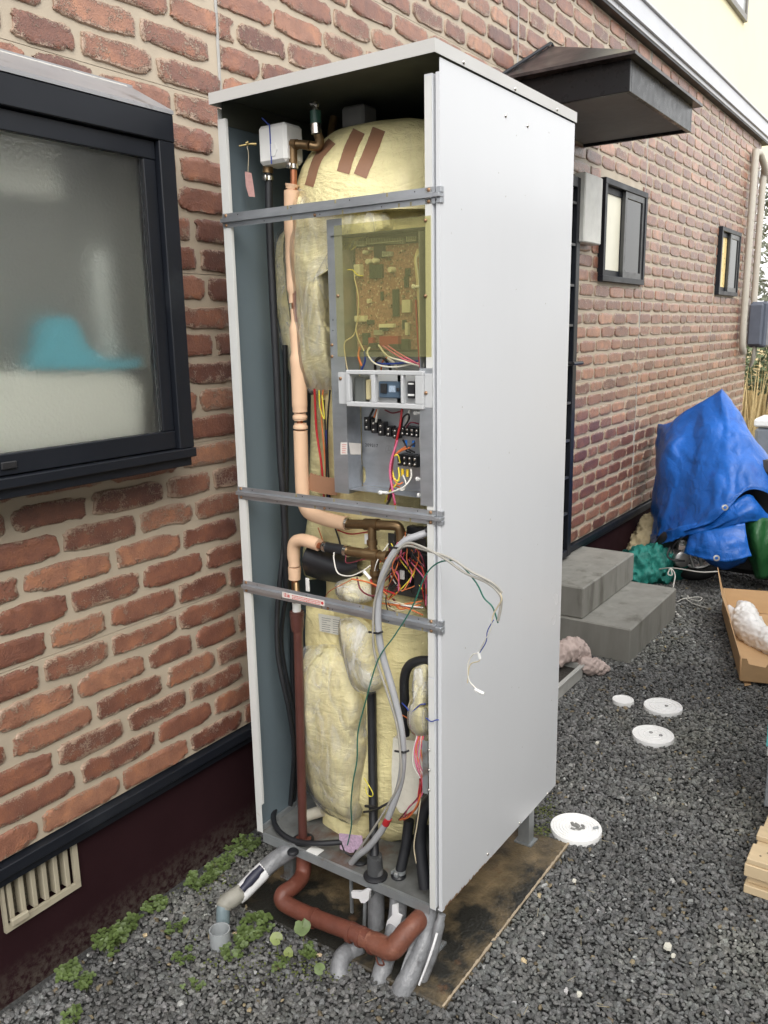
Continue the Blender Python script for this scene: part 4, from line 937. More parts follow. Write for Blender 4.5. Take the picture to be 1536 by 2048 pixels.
bk1 = P('breaker', MB().box((.002, ypx(799, 775, .002), at(0+775, 796, X=.002).z), (.019, ypx(757, 775, .002), at(775, 763, X=.002).z), .002), M('breaker slate', (.07, .11, .16), .35), bez)
P('breaker_switch', MB().box((-.004, ypx(774, 775, 0), at(770, 786, X=0).z), (.0019, ypx(762, 775, 0), at(770, 767, X=0).z), .001), PLASTB, bk1)
P('breaker_print', MB().box((.0010, ypx(790, 775, 0), at(770, 784, X=0).z), (.0018, ypx(777, 775, 0), at(770, 771, X=0).z)), M('pale blue print', (.34, .42, .52), .4, var=.4, scale=300), bk1)
P('test_button', MB().box((-.0010, ypx(798, 775, 0), at(770, 782, X=0).z), (.0018, ypx(793, 775, 0), at(770, 775, X=0).z)), PLASTB, bk1)
bk2 = P('breaker', MB().box((.002, ypx(829, 780, .002), at(820, 797, X=.002).z), (.019, ypx(814, 780, .002), at(820, 763, X=.002).z), .002), M('breaker black', (.02, .02, .024), .35), bez)
P('breaker_print', MB().box((.0010, ypx(828, 780, 0), at(820, 792, X=0).z), (.0018, ypx(815, 780, 0), at(820, 788, X=0).z)), WPL, bk2)
P('breaker_print', MB().box((.0010, ypx(827, 780, 0), at(820, 769, X=0).z), (.0018, ypx(816, 780, 0), at(820, 766, X=0).z)), WPL, bk2)
tf = P('transformer', MB().box((.006, ypx(729, 780, .006), at(715, 806, X=.006).z), (.05, ypx(708, 780, .006), at(715, 753, X=.006).z), .003), M('pewter case', (.16, .17, .16), .4, metal=.5, var=.15), bez)
P('coil', MB().box((.010, ypx(740, 780, .01), at(735, 800, X=.006).z), (.045, ypx(731, 780, .01), at(735, 760, X=.006).z), .002), M('cream coil', (.60, .52, .30), .5), tf)
# terminal blocks
def terminals(x0, y0, x1, y1, n, depth, slope=0, low=None):
    X1 = bkX-.001; X0 = X1-depth
    w_ = (x1-x0)/n; blk = None
    m = MB()
    for k in range(n):
        a, b = at(x0+w_*k+1, y0+slope*k, X=X0), at(x0+w_*(k+1)-1, y1+slope*k, X=X0); m.box((X0, b.y, b.z), (X1, a.y, a.z), .0015)
    blk = P('terminal_block', m, PLASTB, HT)
    for k in range(n):
        for fz in (.28, .74):
            c = at(x0+w_*(k+.5), y0+(y1-y0)*fz+slope*k, X=X0-.0002); screw(c, (-1, 0, 0), CHROME, .0036, blk)
    return blk
terminals(726, 834, 768, 862, 3, .022, 5); terminals(770, 852, 796, 874, 2, .022, 4); terminals(800, 853, 838, 872, 4, .032, 1.2); terminals(793, 908, 835, 932, 4, .032, 1.2)
for a, b in ((812, 888), (827, 889)): P('crimp', MB().tube(WPX([(a, b-8, .045), (a, b+5, .045)]), .0034, 8), M('blue crimp sleeve', (.03, .16, .50), .4), None, 60)
for a, b in ((805, 946), (815, 947)): P('crimp', MB().tube(WPX([(a, b-8, .045), (a, b+6, .045)]), .0038, 8), M('yellow crimp sleeve', (.72, .50, .03), .4), None, 60)
def text(s, size, loc, mat, parent, name='lettering', rotx=0, spacing=1.0, bold=0):
    "raised flat lettering facing -X, running towards -Y"
    cu = bpy.data.curves.new(name, 'FONT'); cu.body = s; cu.size = size; cu.align_x = 'CENTER'; cu.align_y = 'CENTER'; cu.space_character = spacing; cu.offset = bold
    t = bpy.data.objects.new(name, cu); S.collection.objects.link(t); bpy.context.view_layer.update()
    me = bpy.data.meshes.new_from_object(t.evaluated_get(bpy.context.evaluated_depsgraph_get())); bpy.data.objects.remove(t)
    Mx = Matrix(((0, 0, -1), (-1, 0, 0), (0, 1, 0)))    # x -> -Y, y -> Z, z -> -X
    Rr = Matrix.Rotation(rotx, 3, 'X')
    vs = [Vector(loc)+Rr @ (Mx @ v.co) for v in me.vertices]; fs = [tuple(p.vertices) for p in me.polygons]
    if not vs: return None
    return P(name, MB().add(vs, fs), mat, parent)
text('209217', .0115, at(743, 891, X=bkX-.0006), PLASTB, bkp, spacing=1.15)
P('earth_mark', MB().lathe([(.0095, 0), (.0088, 0)], at(777, 899, X=bkX-.0007), 24, (-1, 0, 0), cap=False).box(at(777, 899, X=bkX-.0007)+Vector((0, -.0005, -.002)), at(777, 899, X=bkX-.0007)+Vector((.0003, .0005, .006))).box(at(777, 899, X=bkX-.0007)+Vector((0, -.004, -.0025)), at(777, 899, X=bkX-.0007)+Vector((.0003, .004, -.0015))), GALVD, bkp)
stk = P('caution_sticker', MB().prism([at(a, b, X=CX-.0008) for a, b in ((681, 885), (694, 885), (694, 909), (681, 909))], (.0004, 0, 0)).prism([at(694, 885, X=CX-.0008), at(722, 887, X=bkX-.012), at(722, 909, X=bkX-.012), at(694, 909, X=CX-.0008)], (.0004, 0, 0)), M('white sticker', (.70, .66, .62), .5, var=.03), chas)
RED = M('red print', (.55, .05, .05), .5)
ln = MB()
for k in range(5):
    for (a0, a1) in ((684, 693),):
        ln.add([at(a0, 889+k*4, X=CX-.0014), at(a1-random.uniform(0, 4), 889+k*4, X=CX-.0014), at(a1, 890+k*4, X=CX-.0014), at(a0, 890+k*4, X=CX-.0014)], [(0, 1, 2, 3)])
P('printed_lines', ln, RED, chas)
# notice strip on the lowest rail
sl, sr = at(564, 1182, X=-.013), at(648, 1200, X=-.013)
ns = P('notice_sticker', MB().box((-.0128, sr.y, .7425), (-.0113, sl.y, .7575)), M('white sticker', (.70, .66, .62)), r3)
text('注意', .0115, (-.0131, sl.y-.016, .750), RED, r3, bold=.0002)
ln = MB(); yy_ = sl.y-.034
for k in range(3):
    y = yy_
    while y > sr.y+.012:
        g_ = random.uniform(.002, .0045); ln.add([(-.0131, y, .7545-k*.0042), (-.0131, y-g_, .7545-k*.0042), (-.0131, y-g_, .7522-k*.0042), (-.0131, y, .7522-k*.0042)], [(0, 1, 2, 3)]); y -= g_+.0012
P('printed_lines', ln, RED, r3)
P('red_mark', MB().lathe([(.0042, 0), (.0042, .0004)], (-.0129, sr.y+.006, .750), 10, (-1, 0, 0)), RED, r3)

# wiring on the chassis
BX_ = .04
for col, pts, r in (
    ('white', [(757, 690, .05), (775, 712, .02), (806, 722, .01), (838, 732, .03)], .0022), ('pink', [(766, 692, .05), (790, 708, .02), (815, 722, .02), (838, 728, .04)], .0022), ('pink', [(776, 692, .05), (800, 708, .02), (838, 729, .03)], .002),
    ('blue', [(735, 712, .05), (755, 726, .03), (790, 727, .02), (838, 722, .04)], .0022), ('white', [(739, 695, .05), (735, 708, .03), (752, 728, .02), (790, 734, .02), (838, 725, .04)], .0022),
    ('black', [(750, 742, .04), (752, 722, .03), (765, 715, .03), (778, 730, .04), (781, 742, .05)], .0036), ('white', [(775, 716, .04), (790, 728, .04), (794, 744, .05)], .0032), ('orange', [(778, 712, .04), (765, 724, .04), (762, 742, .05)], .002),
    ('orange', [(720, 694, .05), (717, 712, .05), (723, 732, .05)], .003), ('blue', [(728, 700, .05), (730, 722, .05), (722, 742, .05)], .0024), ('cream', [(696, 745, .03), (690, 710, .03), (690, 684, .03), (710, 665, .04), (717, 600, .04), (709, 555, .04), (716, 545, .05)], .0015),
    ('cream', [(728, 702, .04), (716, 676, .04), (712, 655, .04), (720, 630, .05)], .0015), ('yellow', [(694, 540, .05), (705, 540, .04), (715, 550, .04), (726, 552, .05)], .0015),
    ('black', [(747, 818, .06), (741, 830, .05), (737, 838, .05)], .0032), ('white', [(757, 818, .06), (754, 830, .05), (752, 844, .05)], .003), ('orange', [(754, 818, .06), (748, 835, .055)], .0022), ('maroon', [(770, 820, .06), (785, 826, .05), (803, 822, .05)], .0018),
    ('red', [(804, 818, .04), (800, 850, .03), (790, 895, .03), (782, 935, .03), (784, 975, .03), (790, 1010, .03)], .0030), ('maroon', [(801, 850, .035), (786, 920, .028), (783, 960, .03), (776, 1000, .03)], .0024), ('pink', [(795, 880, .03), (780, 935, .025), (786, 985, .025), (790, 1006, .03)], .003),
    ('orange', [(820, 895, .03), (800, 903, .03), (786, 918, .03), (785, 950, .03), (795, 968, .03), (806, 965, .04)], .002), ('orange', [(812, 893, .03), (795, 905, .03), (783, 925, .03), (783, 965, .03), (800, 975, .04)], .002), ('yellow', [(800, 925, .04), (795, 910, .03), (784, 920, .03), (788, 955, .03), (798, 960, .03), (797, 935, .04)], .002),
    ('yellow', [(798, 940, .04), (798, 955, .03), (790, 972, .03), (778, 985, .03), (770, 1004, .04)], .002), ('white', [(822, 938, .04), (822, 955, .03), (810, 972, .02), (790, 982, .02), (772, 988, .03)], .0022), ('white', [(806, 950, .04), (812, 968, .03), (806, 980, .02), (795, 978, .02)], .002), ('black', [(784, 984, .03), (779, 1000, .03), (774, 1010, .05)], .003),
    ('black', [(810, 852, .05), (818, 838, .03), (816, 828, .03), (806, 836, .04), (802, 862, .04)], .0022), ('white', [(820, 820, .04), (815, 832, .04), (811, 852, .05)], .0026), ('maroon', [(812, 855, .04), (822, 845, .03), (838, 848, .04)], .0018), ('black', [(806, 880, .04), (815, 896, .03), (830, 905, .04)], .0022), ('black', [(830, 885, .04), (812, 900, .03), (822, 905, .04)], .002)):
    wire(col, pts, r)
for k, off in enumerate((0, 5, 9)):
    wire('cream' if k < 2 else 'white', [(836+off*.3, 498+off, .02), (830+off*.3, 520, .015), (834+off*.4, 560, .015), (838+off*.5, 620, .012), (840+off*.5, 690, .012), (842+off*.5, 735, .012)], .0024)
    wire('white', [(842+off*.5, 818, .02), (841+off*.5, 880, .015), (844+off*.4, 940, .015), (849+off*.3, 990, .02)], .0024)
wire('red', [(832, 600, .03), (834, 650, .03), (840, 735, .03)], .0024); wire('maroon', [(836, 590, .03), (838, 650, .03), (843, 735, .03)], .0022)
for a, b in ((834, 573), (838, 826), (842, 958), (845, 990), (768, 985)): P('cable_tie', MB().tube(WPX([(a-8, b, .008), (a+8, b, .008)]), .0032, 6).tube(WPX([(a-9, b, .006), (a-5, b, .006)]), .005, 6), WPL)
# crowded lower middle: solid state parts right of the bronze tee
a, b = at(776, 1066, X=.10), at(852, 1200, X=.10); P('control_bracket', MB().box((.10, b.y, b.z), (.102, a.y, a.z)), M('dark steel', (.10, .10, .10), .45, metal=.5, var=.3))
for (xa, ya, xb, yb, X_) in ((787, 1062, 806, 1100, .08), (776, 1104, 812, 1140, .07), (826, 1105, 852, 1195, .05), (790, 1150, 820, 1175, .08), (812, 1052, 848, 1075, .08)):
    a, b = at(xa, ya, X=X_), at(xb, yb, X=X_); P('relay', MB().box((X_, b.y, b.z), (X_+.02, a.y, a.z), .003), PLASTB)
for (xa, ya, xb, yb) in ((796, 1140, 808, 1160), (814, 1068, 822, 1082), (728, 1068, 738, 1090), (610, 1156, 618, 1184), (838, 1068, 846, 1078)):
    a, b = at(xa, ya, X=.065), at(xb, yb, X=.065); P('clip', MB().box((.065, b.y, b.z), (.070, a.y, a.z), .0015), WPL)
rw = random.Random(5)
for k in range(30):
    col = rw.choice(('black', 'red', 'orange', 'maroon', 'orange', 'pink', 'white', 'maroon', 'yellow', 'black')); x, y = rw.uniform(770, 835), rw.uniform(1062, 1120)
    pts = [(x, y, .06)]
    for j in range(3): x = min(852, max(750, x+rw.uniform(-34, 30))); y += rw.uniform(14, 45); pts.append((x, min(y, 1226), rw.uniform(.02, .06)))
    wire(col, pts, .0015)
for k in range(8):
    wire(rw.choice(('white', 'cream', 'orange', 'maroon')), [(rw.uniform(752, 790), rw.uniform(1195, 1215), .04), (rw.uniform(795, 815), rw.uniform(1205, 1228), .03), (rw.uniform(825, 850), rw.uniform(1200, 1232), .04)], .0020)
wire('orange', [(703, 1158, .01), (730, 1163, .005), (755, 1172, .005), (775, 1190, .01)], .0022); wire('orange', [(702, 1160, .01), (660, 1182, .04), (650, 1196, .08)], .0012)
wire('white', [(668, 1105, .04), (668, 1120, .03), (676, 1146, .02), (700, 1152, .015), (725, 1142, .015), (741, 1131, .02)], .0018); wire('maroon', [(692, 1110, .04), (694, 1126, .03), (730, 1118, .03)], .0014)
P('clip', MB().tube(WPX([(728, 1143, .015), (741, 1158, .015)]), .0042, 8), WPL)
wire('red', [(741, 1160, .015), (750, 1172, .01), (790, 1188, .01)], .0024); wire('maroon', [(714, 1155, .02), (722, 1180, .01), (745, 1192, .01), (770, 1182, .02)], .0022)
# conduit, slim cables, green wire
CDX = -.012
cond = [(858, 1064, .02), (835, 1072, .00), (808, 1084, -.012), (781, 1117, -.02), (763, 1161, -.022), (756, 1210, -.022), (757, 1260, -.022), (765, 1310, -.020), (783, 1372, -.015), (800, 1443, -.01), (806, 1501, -.01), (802, 1558, -.01), (786, 1610, -.01), (766, 1656, -.005), (738, 1693, .002), (716, 1711, .012), (703, 1726, .030)]
cdt = P('conduit', MB().tube(spline(WPX(cond), 6), .0086, 14), GCOND, None, 80)
P('conduit_end', MB().tube(WPX([(850, 1062, .015), (872, 1056, .03)]), .0105, 12), PLASTB, cdt, 60)
P('conduit_band', MB().tube(WPX([(777, 1636, -.008), (771, 1648, -.006)]), .0094, 14), WC['red'], cdt, 60)
wire(GCABLE, [(1004, 1186, -.04), (985, 1166, -.05), (940, 1142, -.06), (900, 1116, -.06), (850, 1100, -.05), (812, 1092, -.035), (790, 1110, -.035), (770, 1146, -.035), (750, 1200, -.035), (746, 1260, -.034), (750, 1310, -.03), (770, 1372, -.028), (792, 1443, -.024), (800, 1500, -.024), (800, 1560, -.024), (770, 1620, -.015), (735, 1675, .0), (708, 1712, .02)], .0030, 'cable', label='slim grey cable hanging out of the cabinet')
wire(GCABLE, [(996, 1242, -.04), (1002, 1212, -.04), (1000, 1190, -.045), (975, 1166, -.05), (930, 1146, -.06), (890, 1118, -.06), (845, 1094, -.05), (815, 1086, -.035), (795, 1100, -.04)], .0030, 'cable', label='second slim grey cable')
wire('green', [(996, 1246, -.035), (985, 1214, -.04), (968, 1196, -.045), (952, 1165, -.05), (918, 1126, -.055), (897, 1121, -.05), (872, 1128, -.045), (850, 1153, -.04), (824, 1215, -.035), (790, 1270, -.035), (756, 1320, -.035), (732, 1400, -.03), (716, 1465, -.03), (714, 1520, -.02), (706, 1565, -.02), (702, 1610, .0), (703, 1650, .02), (695, 1690, .03)], .0018, 'wire', label='long green wire')
wire('white', [(985, 1240, -.04), (980, 1262, -.035), (968, 1284, -.03), (958, 1306, -.02)], .0012); wire('blue', [(987, 1240, -.04), (975, 1262, -.035), (972, 1284, -.03), (959, 1306, -.02)], .0011)
wire('cream', [(1000, 1186, -.045), (1003, 1200, -.045), (988, 1226, -.04), (984, 1242, -.04)], .0016)
wire('white', [(958, 1306, -.02), (945, 1310, -.015), (936, 1330, -.015), (938, 1360, -.015), (955, 1380, -.015)], .0016); wire('cream', [(960, 1310, -.02), (958, 1322, -.015), (940, 1330, -.015), (935, 1366, -.015)], .0013)
P('connector', MB().tube(WPX([(950, 1379, -.016), (968, 1388, -.016)]), .0042, 6).tube(WPX([(957, 1304, -.02), (960, 1318, -.02)]), .0034, 6), WPL)
for a, b, X_ in ((795, 1097, -.02), (752, 1267, -.03), (804, 1505, -.015)): P('cable_tie', MB().tube(WPX([(a-14, b-3, X_), (a+4, b, X_-.006), (a+14, b-4, X_)]), .0028, 6), PLASTB)
# brown drain pipe standing at the left, seen through to below the tray
bpx = .035
P('brown_pipe', MB().tube(WPX([(596, 1262, bpx), (606, 1682, bpx)]), .0125, 16).tube(WPX([(593, 1222, bpx), (594.5, 1250, bpx), (595, 1262, bpx)]), [.0185, .018, .015], 16).tube(WPX([(594, 1226, bpx), (594, 1232, bpx)]), .0198, 8), BROWNP, None, 50)
P('white_collar', MB().tube(WPX([(593, 1206, bpx), (593.5, 1222, bpx)]), .0115, 14), WPL, None, 60)
P('threaded_end', MB().tube(WPX([(592, 1166, .06), (593, 1190, .05), (593, 1208, bpx)]), [.0085, .0105, .0105], 12), BRASS, None, 60)
def grom(px_, py_, r, X_=None, Z=.0035):
    c = at(px_, py_, Z=Z); return P('grommet', MB().lathe([(r, -.001), (r*1.02, .003), (r*.82, .0075), (r*.6, .008)], c, 24), RUBBER, None, 40)
grom(607, 1680, .030); grom(751, 1752, .032); grom(720, 1722, .022); grom(797, 1752, .020); grom(586, 1705, .016)
gx = at(751, 1750, Z=.004).x
P('drain_boot', MB().tube(WPX([(751, 1750, gx), (749, 1710, gx)]), [.022, .019, .020], 16), M('chalky black rubber', (.05, .052, .055), .6, var=.4, stain=(.22, .22, .22), sa=.6, ss=20), None, 50)
P('black_pipe', MB().tube(WPX([(749, 1714, gx), (747, 1640, .075), (743, 1380, .085)]), .0125, 14), RUBBER, None, 60)
P('hose', MB().tube(spline(WPX([(868, 1322, .05), (838, 1322, .05), (818, 1332, .05), (809, 1356, .05), (809, 1400, .05), (810, 1470, .055)]), 6), .0120, 14), RUBBER, None, 80, 'thick black hose bending in from the right')
P('hose', MB().tube(spline(WPX([(818, 1640, .08), (812, 1690, .07), (800, 1745, .05)]), 6), .0140, 14), RUBBER, None, 80); P('hose', MB().tube(spline(WPX([(868, 1592, .05), (848, 1620, .05), (840, 1680, .04), (850, 1776, .02)]), 6), .0155, 14), RUBBER, None, 80)
clamp(at(800, 1742, X=.05), (0, 0, 1), .0145, GALVD)
P('foam_block', MB().prism([at(a, b, X=.075) for a, b in ((786, 1476), (850, 1484), (846, 1560), (836, 1628), (800, 1626), (784, 1600), (783, 1540))], (.04, 0, 0)), M('crinkled polystyrene', (.74, .72, .62), .75, bmp=.6, bs=60, bd=.004), None)
P('white_elbow', MB().tube(WPX([(612, 1632, .12), (648, 1620, .13)]), .0165, 14), M('ivory fitting', (.62, .58, .48), .5), None, 50)
P('pink_paper', MB().prism([at(a, b, X=.045) for a, b in ((678, 1667), (724, 1672), (726, 1702), (700, 1706), (680, 1698))], (.002, 0, 0)), M('lilac print paper', (.48, .34, .46), .6, var=.35, scale=140), None)
P('side_bracket', MB().box((-.0055, .0370, at(860, 1590, X=-.004).z), (-.0042, .052, at(860, 1484, X=-.004).z), .0003), GALVD, None)
for b in (1500, 1540, 1580): screw(at(858, b, X=-.0056), (-1, 0, 0), CHROME, .0032)
for k in range(11):
    col = rw.choice(('red', 'orange', 'maroon', 'pink', 'white', 'orange', 'red')); x0 = rw.uniform(830, 848)
    wire(col, [(x0, 1472, .02), (x0-6+rw.uniform(-3, 6), 1500, .015), (x0-4+rw.uniform(-4, 8), 1530, .01), (x0+6, 1556, .015)] if k < 7 else [(rw.uniform(838, 852), 1556, .02), (rw.uniform(836, 850), 1590, .015), (rw.uniform(815, 835), 1615, .03), (rw.uniform(790, 810), 1640, .06)], .0018)
wire('orange', [(844, 1560, .02), (838, 1600, .015), (820, 1632, .03), (800, 1640, .05)], .0022); wire('cream', [(842, 1592, .02), (834, 1650, .02), (828, 1690, .02), (832, 1722, .02), (838, 1740, .02)], .0016)
wire('cream', [(833, 1386, .02), (822, 1400, .02), (816, 1418, .02), (820, 1440, .02)], .0014); wire('orange', [(804, 1430, .03), (818, 1440, .02), (822, 1460, .02), (830, 1470, .02)], .0016)
wire('blue', [(804, 1406, .02), (812, 1414, .015), (822, 1424, .01), (840, 1410, .0), (850, 1408, -.004)], .0016); wire('blue', [(852, 1436, -.006), (862, 1443, -.010), (872, 1440, -.012), (878, 1440, -.010)], .0014)
wire('yellow', [(728, 1556, .05), (740, 1575, .045), (746, 1588, .045), (742, 1593, .045), (734, 1588, .045), (731, 1574, .05)], .0014, label='bent yellow wire')
wire('black', [(728, 1624, .06), (750, 1620, .04), (780, 1604, .05)], .0034, 'strap'); wire('black', [(684, 1690, .02), (690, 1704, .02), (704, 1712, .02), (712, 1700, .02)], .0022)
P('black_strap', MB().tube(WPX([(731, 1612, .07), (751, 1614, .06)]), .004, 6), PLASTB)
P('scrap', MB().box((-.0, .40, .0046), (.03, .44, .0060)), WPL, tray)

# ================================================================ pipes below the heater
def pipe_thing(name, label, mat, parts, group=None, cat='pipe', ang=50):
    m = MB()
    for pts, r in parts: m.tube(spline(pts, 6) if len(pts) > 2 else pts, r, 18)
    o = m.build(name, mat); auto(o, ang); return tag(o, label, cat, group)
RX = -.085
rust = thing('lagged_pipe', 'red brown taped pipe running across in front of the heater tray', 'pipe', at(690, 1850, X=RX))
P('pipe_run', MB().tube(spline(WPX([(607, 1676, .035), (608, 1722, .03), (604, 1752, .01), (586, 1774, -.04), (566, 1788, -.075), (566, 1803, RX), (590, 1818, RX), (640, 1840, RX), (700, 1862, RX), (738, 1878, RX)]), 6), .0225, 20), RUSTW, rust, 60)
P('wrapped_elbow', MB().tube(spline(WPX([(722, 1872, RX), (760, 1890, RX), (782, 1898, RX-.002), (798, 1884, RX+.01), (812, 1866, RX+.03), (832, 1846, RX+.06), (846, 1830, RX+.10)]), 6), [.0240, .0262, .0270, .0262, .0250, .0240], 20), M('frayed brown tape', (.17, .060, .036), .55, var=.3, scale=30, stain=(.27, .12, .08), sa=.52, ss=22, bmp=.8, bs=45, bd=.004), rust, 60)
for (a, b, c, d_) in ((630, 1822, 624, 1850), (706, 1853, 698, 1876), (726, 1860, 718, 1886), (748, 1872, 744, 1902), (770, 1880, 772, 1912)):
    p, q = at(a, b, X=RX), at(c, d_, X=RX); ax = (at(720, 1868, X=RX)-at(600, 1822, X=RX)).normalized(); P('tape_wrap', MB().lathe([(.0232, -.006), (.0262, -.005), (.0262, .006), (.0238, .007)], (p+q)/2, 16, ax), RUSTW, rust, 40)
P('torn_tape', MB().tube(spline(WPX([(752, 1914, RX-.01), (757, 1928, RX-.02), (768, 1930, RX-.02), (764, 1918, RX-.02)]), 4), .0022, 5), RUSTW, rust, 60)
GT = lambda pts, r, nm, lab: pipe_thing(nm, lab, GTAPE, [(WPX(pts), r)])
GT([(751, 1760, .06), (752, 1800, .05), (752, 1862, .03)], .0230, 'lagged_pipe', 'straight dark grey taped pipe dropping from the middle of the tray')
w3 = thing('lagged_pipe', 'grey taped pipe with a torn patch showing white lagging', 'pipe', at(790, 1880, X=.0))
P('pipe_run', MB().tube(spline(WPX([(798, 1776, .03), (795, 1830, .01), (784, 1880, -.03), (768, 1930, -.08), (759, 1962, -.105), (757, 1985, -.115), (757, 2018, -.115)]), 6), .0235, 18), GTAPE, w3, 60)
P('exposed_lagging', MB().prism([at(a, b, X=-.018) for a, b in ((786, 1808), (797, 1806), (798, 1826), (806, 1830), (800, 1850), (794, 1862), (772, 1858), (776, 1840), (786, 1828))], (-.004, 0, 0)), WHITEP, w3, 60)
GT([(722, 1888, -.06), (700, 1902, -.085), (684, 1916, -.115), (678, 1940, -.140), (681, 1968, -.155), (683, 2002, -.155)], .0240, 'lagged_pipe', 'short grey taped elbow pipe poking out of the gravel under the brown run')
GT([(860, 1812, .02), (856, 1856, -.0), (844, 1894, -.03), (822, 1946, -.075), (802, 1988, -.110), (794, 2034, -.120)], [.0215, .0220, .0235, .0255, .0270, .0270], 'lagged_pipe', 'broad grey taped pipe slanting out below the front right corner')
sl_ = thing('split_duct', 'split grey cover strip with a white edge beside the slanting pipe', 'duct', at(865, 1900, X=-.03))
P('cover_shell', MB().tube(spline(WPX([(884, 1828, .005), (876, 1862, -.01), (866, 1905, -.03), (852, 1945, -.05), (838, 1978, -.07)]), 5), [.010, .013, .013, .012, .010], 10), GTAPE, sl_, 60)
P('white_edge', MB().tube(spline(WPX([(874, 1866, -.028), (866, 1893, -.045), (852, 1934, -.066), (838, 1970, -.085)]), 5), .0032, 6), WHITEP, sl_, 60)
tf_ = MB(); prr = spline(WPX([(842, 1832, -.01), (832, 1870, -.035), (812, 1920, -.07), (800, 1960, -.10)]), 5); tf_.tube(prr, .006, 6); o = tf_.build('tape_flap', GTAPE); auto(o, 60); tag(o, 'loose flap of grey tape hanging along the broad slanting pipe', 'tape')
vl = thing('valve_handle', 'white plastic lever handle on a small valve under the tray', 'valve', at(720, 1790, X=-.01))
P('handle', MB().prism([at(a, b, X=-.02) for a, b in ((702, 1784), (722, 1784), (732, 1779), (739, 1782), (737, 1800), (730, 1806), (722, 1806), (718, 1798), (704, 1796))], (.009, 0, 0)), WHITEP, vl, 40)
P('valve_stem', MB().tube(WPX([(728, 1792, -.011), (745, 1788, .03)]), .0055, 8).tube(WPX([(730, 1804, -.005), (728, 1860, -.01)]), .005, 8), GALVD, vl, 60)
o = MB().box(at(700, 1756, X=.03)+Vector((0, -.005, -.11)), at(700, 1756, X=.03)+Vector((.006, .003, .01))).build('support_strap', GALVD); tag(o, 'thin metal strap hanging behind the white valve handle', 'strap')
# house drain with white sealant and blue grey elbow
dr_ = thing('drain_pipe', 'grey drain pipe smeared with white sealant emptying into an upright cup', 'drain pipe', at(444, 1885, Z=G))
Yd = .06
P('lagged_section', MB().tube(spline(WPX([(600, 1690, .03), (572, 1706, .00), (545, 1724, -.04), (518, 1750, -.08)]), 4), .0245, 18), GTAPE, dr_, 60)
P('sealed_section', MB().tube(WPX([(536, 1731, -.05), (520, 1748, -.08), (484, 1785, -.13), (474, 1795, -.145)]), [.0235, .0250, .0245, .022], 18), WHITEP, dr_, 60)
P('dark_band', MB().tube(spline(WPX([(524, 1735, -.082), (505, 1756, -.112), (484, 1780, -.145)]), 3), [.0105, .0135, .010], 8), M('navy torn tape', (.03, .032, .055), .5, var=.3), dr_, 60)
P('tape_joint', MB().tube(spline(WPX([(484, 1783, -.13), (466, 1796, -.16), (452, 1806, -.18), (448, 1818, -.19)]), 4), [.0225, .0245, .024, .020], 16), M('dirty beige tape', (.30, .29, .25), .6, var=.25, bmp=.6, bs=50, bd=.003), dr_, 60)
P('elbow', MB().tube(spline(WPX([(452, 1806, -.18), (447, 1814, -.19), (446, 1826, -.195), (446, 1846, -.20)]), 4), .0185, 16), M('blue grey vinyl', (.17, .22, .24), .4, var=.1), dr_, 60)
P('pipe_tail', MB().tube(WPX([(446, 1842, -.20), (445, 1872, -.205)]), .0145, 14), M('dark blue vinyl', (.04, .055, .075), .4), dr_, 60)
cc = at(441, 1888, Z=G); P('cup', MB().lathe([(.027, -.01), (.0275, .045), (.0245, .045), (.0240, .008)], cc, 24, cap=True), M('grey vinyl cup', (.32, .34, .35), .5, var=.1), dr_, 50)

# ================================================================ things in the yard
# inspection lids
LIDM = M('white vinyl lid', (.90, .90, .89), .45, var=.02, scale=20, stain=(.66, .65, .62), sa=.70, ss=40, bmp=.05)
def lid(px, py, r, lab, rings=6, tilt=0):
    c = at(px, py, Z=G+.012); t = thing('inspection_lid', lab, 'lid', c, 'white inspection lids in the gravel')
    prof = [(r*.96, -.018), (r, -.016), (r, .0), (r*.985, .004), (r*.93, .004), (r*.925, .0022)]
    for k in range(rings): q = r*(.90-.86*k/rings); prof += [(q, .0022), (q-r*.012, .0036), (q-r*.03, .0036), (q-r*.042, .0022)]
    P('cover', MB().lathe(prof+[(.002, .0022)], c, 48), LIDM, t, 30); return t, c
def keyhole(t, c, dx, dy): P('lifting_hole', MB().lathe([(.007, .0005), (.007, .0042), (.0045, .0045), (.004, .001)], c+Vector((dx, dy, 0)), 14), M('dim hole', (.10, .10, .10), .7), t, 40)
t1, c1 = lid(1152, 1656, .0815, 'largest white ribbed lid with grey scraps lying on it, nearest the heater leg', 7)
t2, c2 = lid(1306, 1470, .0800, 'white round lid with two dark lifting holes', 4); keyhole(t2, c2, .012, .012); keyhole(t2, c2, -.012+.02, -.028)
t3, c3 = lid(1326, 1413, .0795, 'far white round lid with one dark knob at its centre', 4); keyhole(t3, c3, .008, -.012)
t4, c4 = lid(1246, 1400, .045, 'smallest plain white lid beside the far round one', 1)
SCR = M('grey mortar scraps', (.22, .22, .21), .8, var=.3)
for k in range(9):
    q = c1+Vector((random.uniform(-.02, .02), random.uniform(-.025, .02), .0055)); s = random.uniform(.003, .010)
    m = MB(); A = Matrix.Translation(q) @ Matrix.Rotation(random.uniform(0, 3), 4, 'Z'); m.box((-s, -s*.5, -.001), (s, s*.5, s*.25), .0004, A)
    o = m.build('scrap', SCR); tag(o, 'small grey mortar scrap lying in the heap on the largest white lid', 'scrap', 'grey scraps on the largest lid')
q = c1+Vector((.02, -.05, .006)); o = MB().tube([q, q+Vector((.012, -.012, .002))], .004, 8).build('bolt', GALVD); tag(o, 'short grey bolt lying near the right rim of the largest lid', 'bolt')
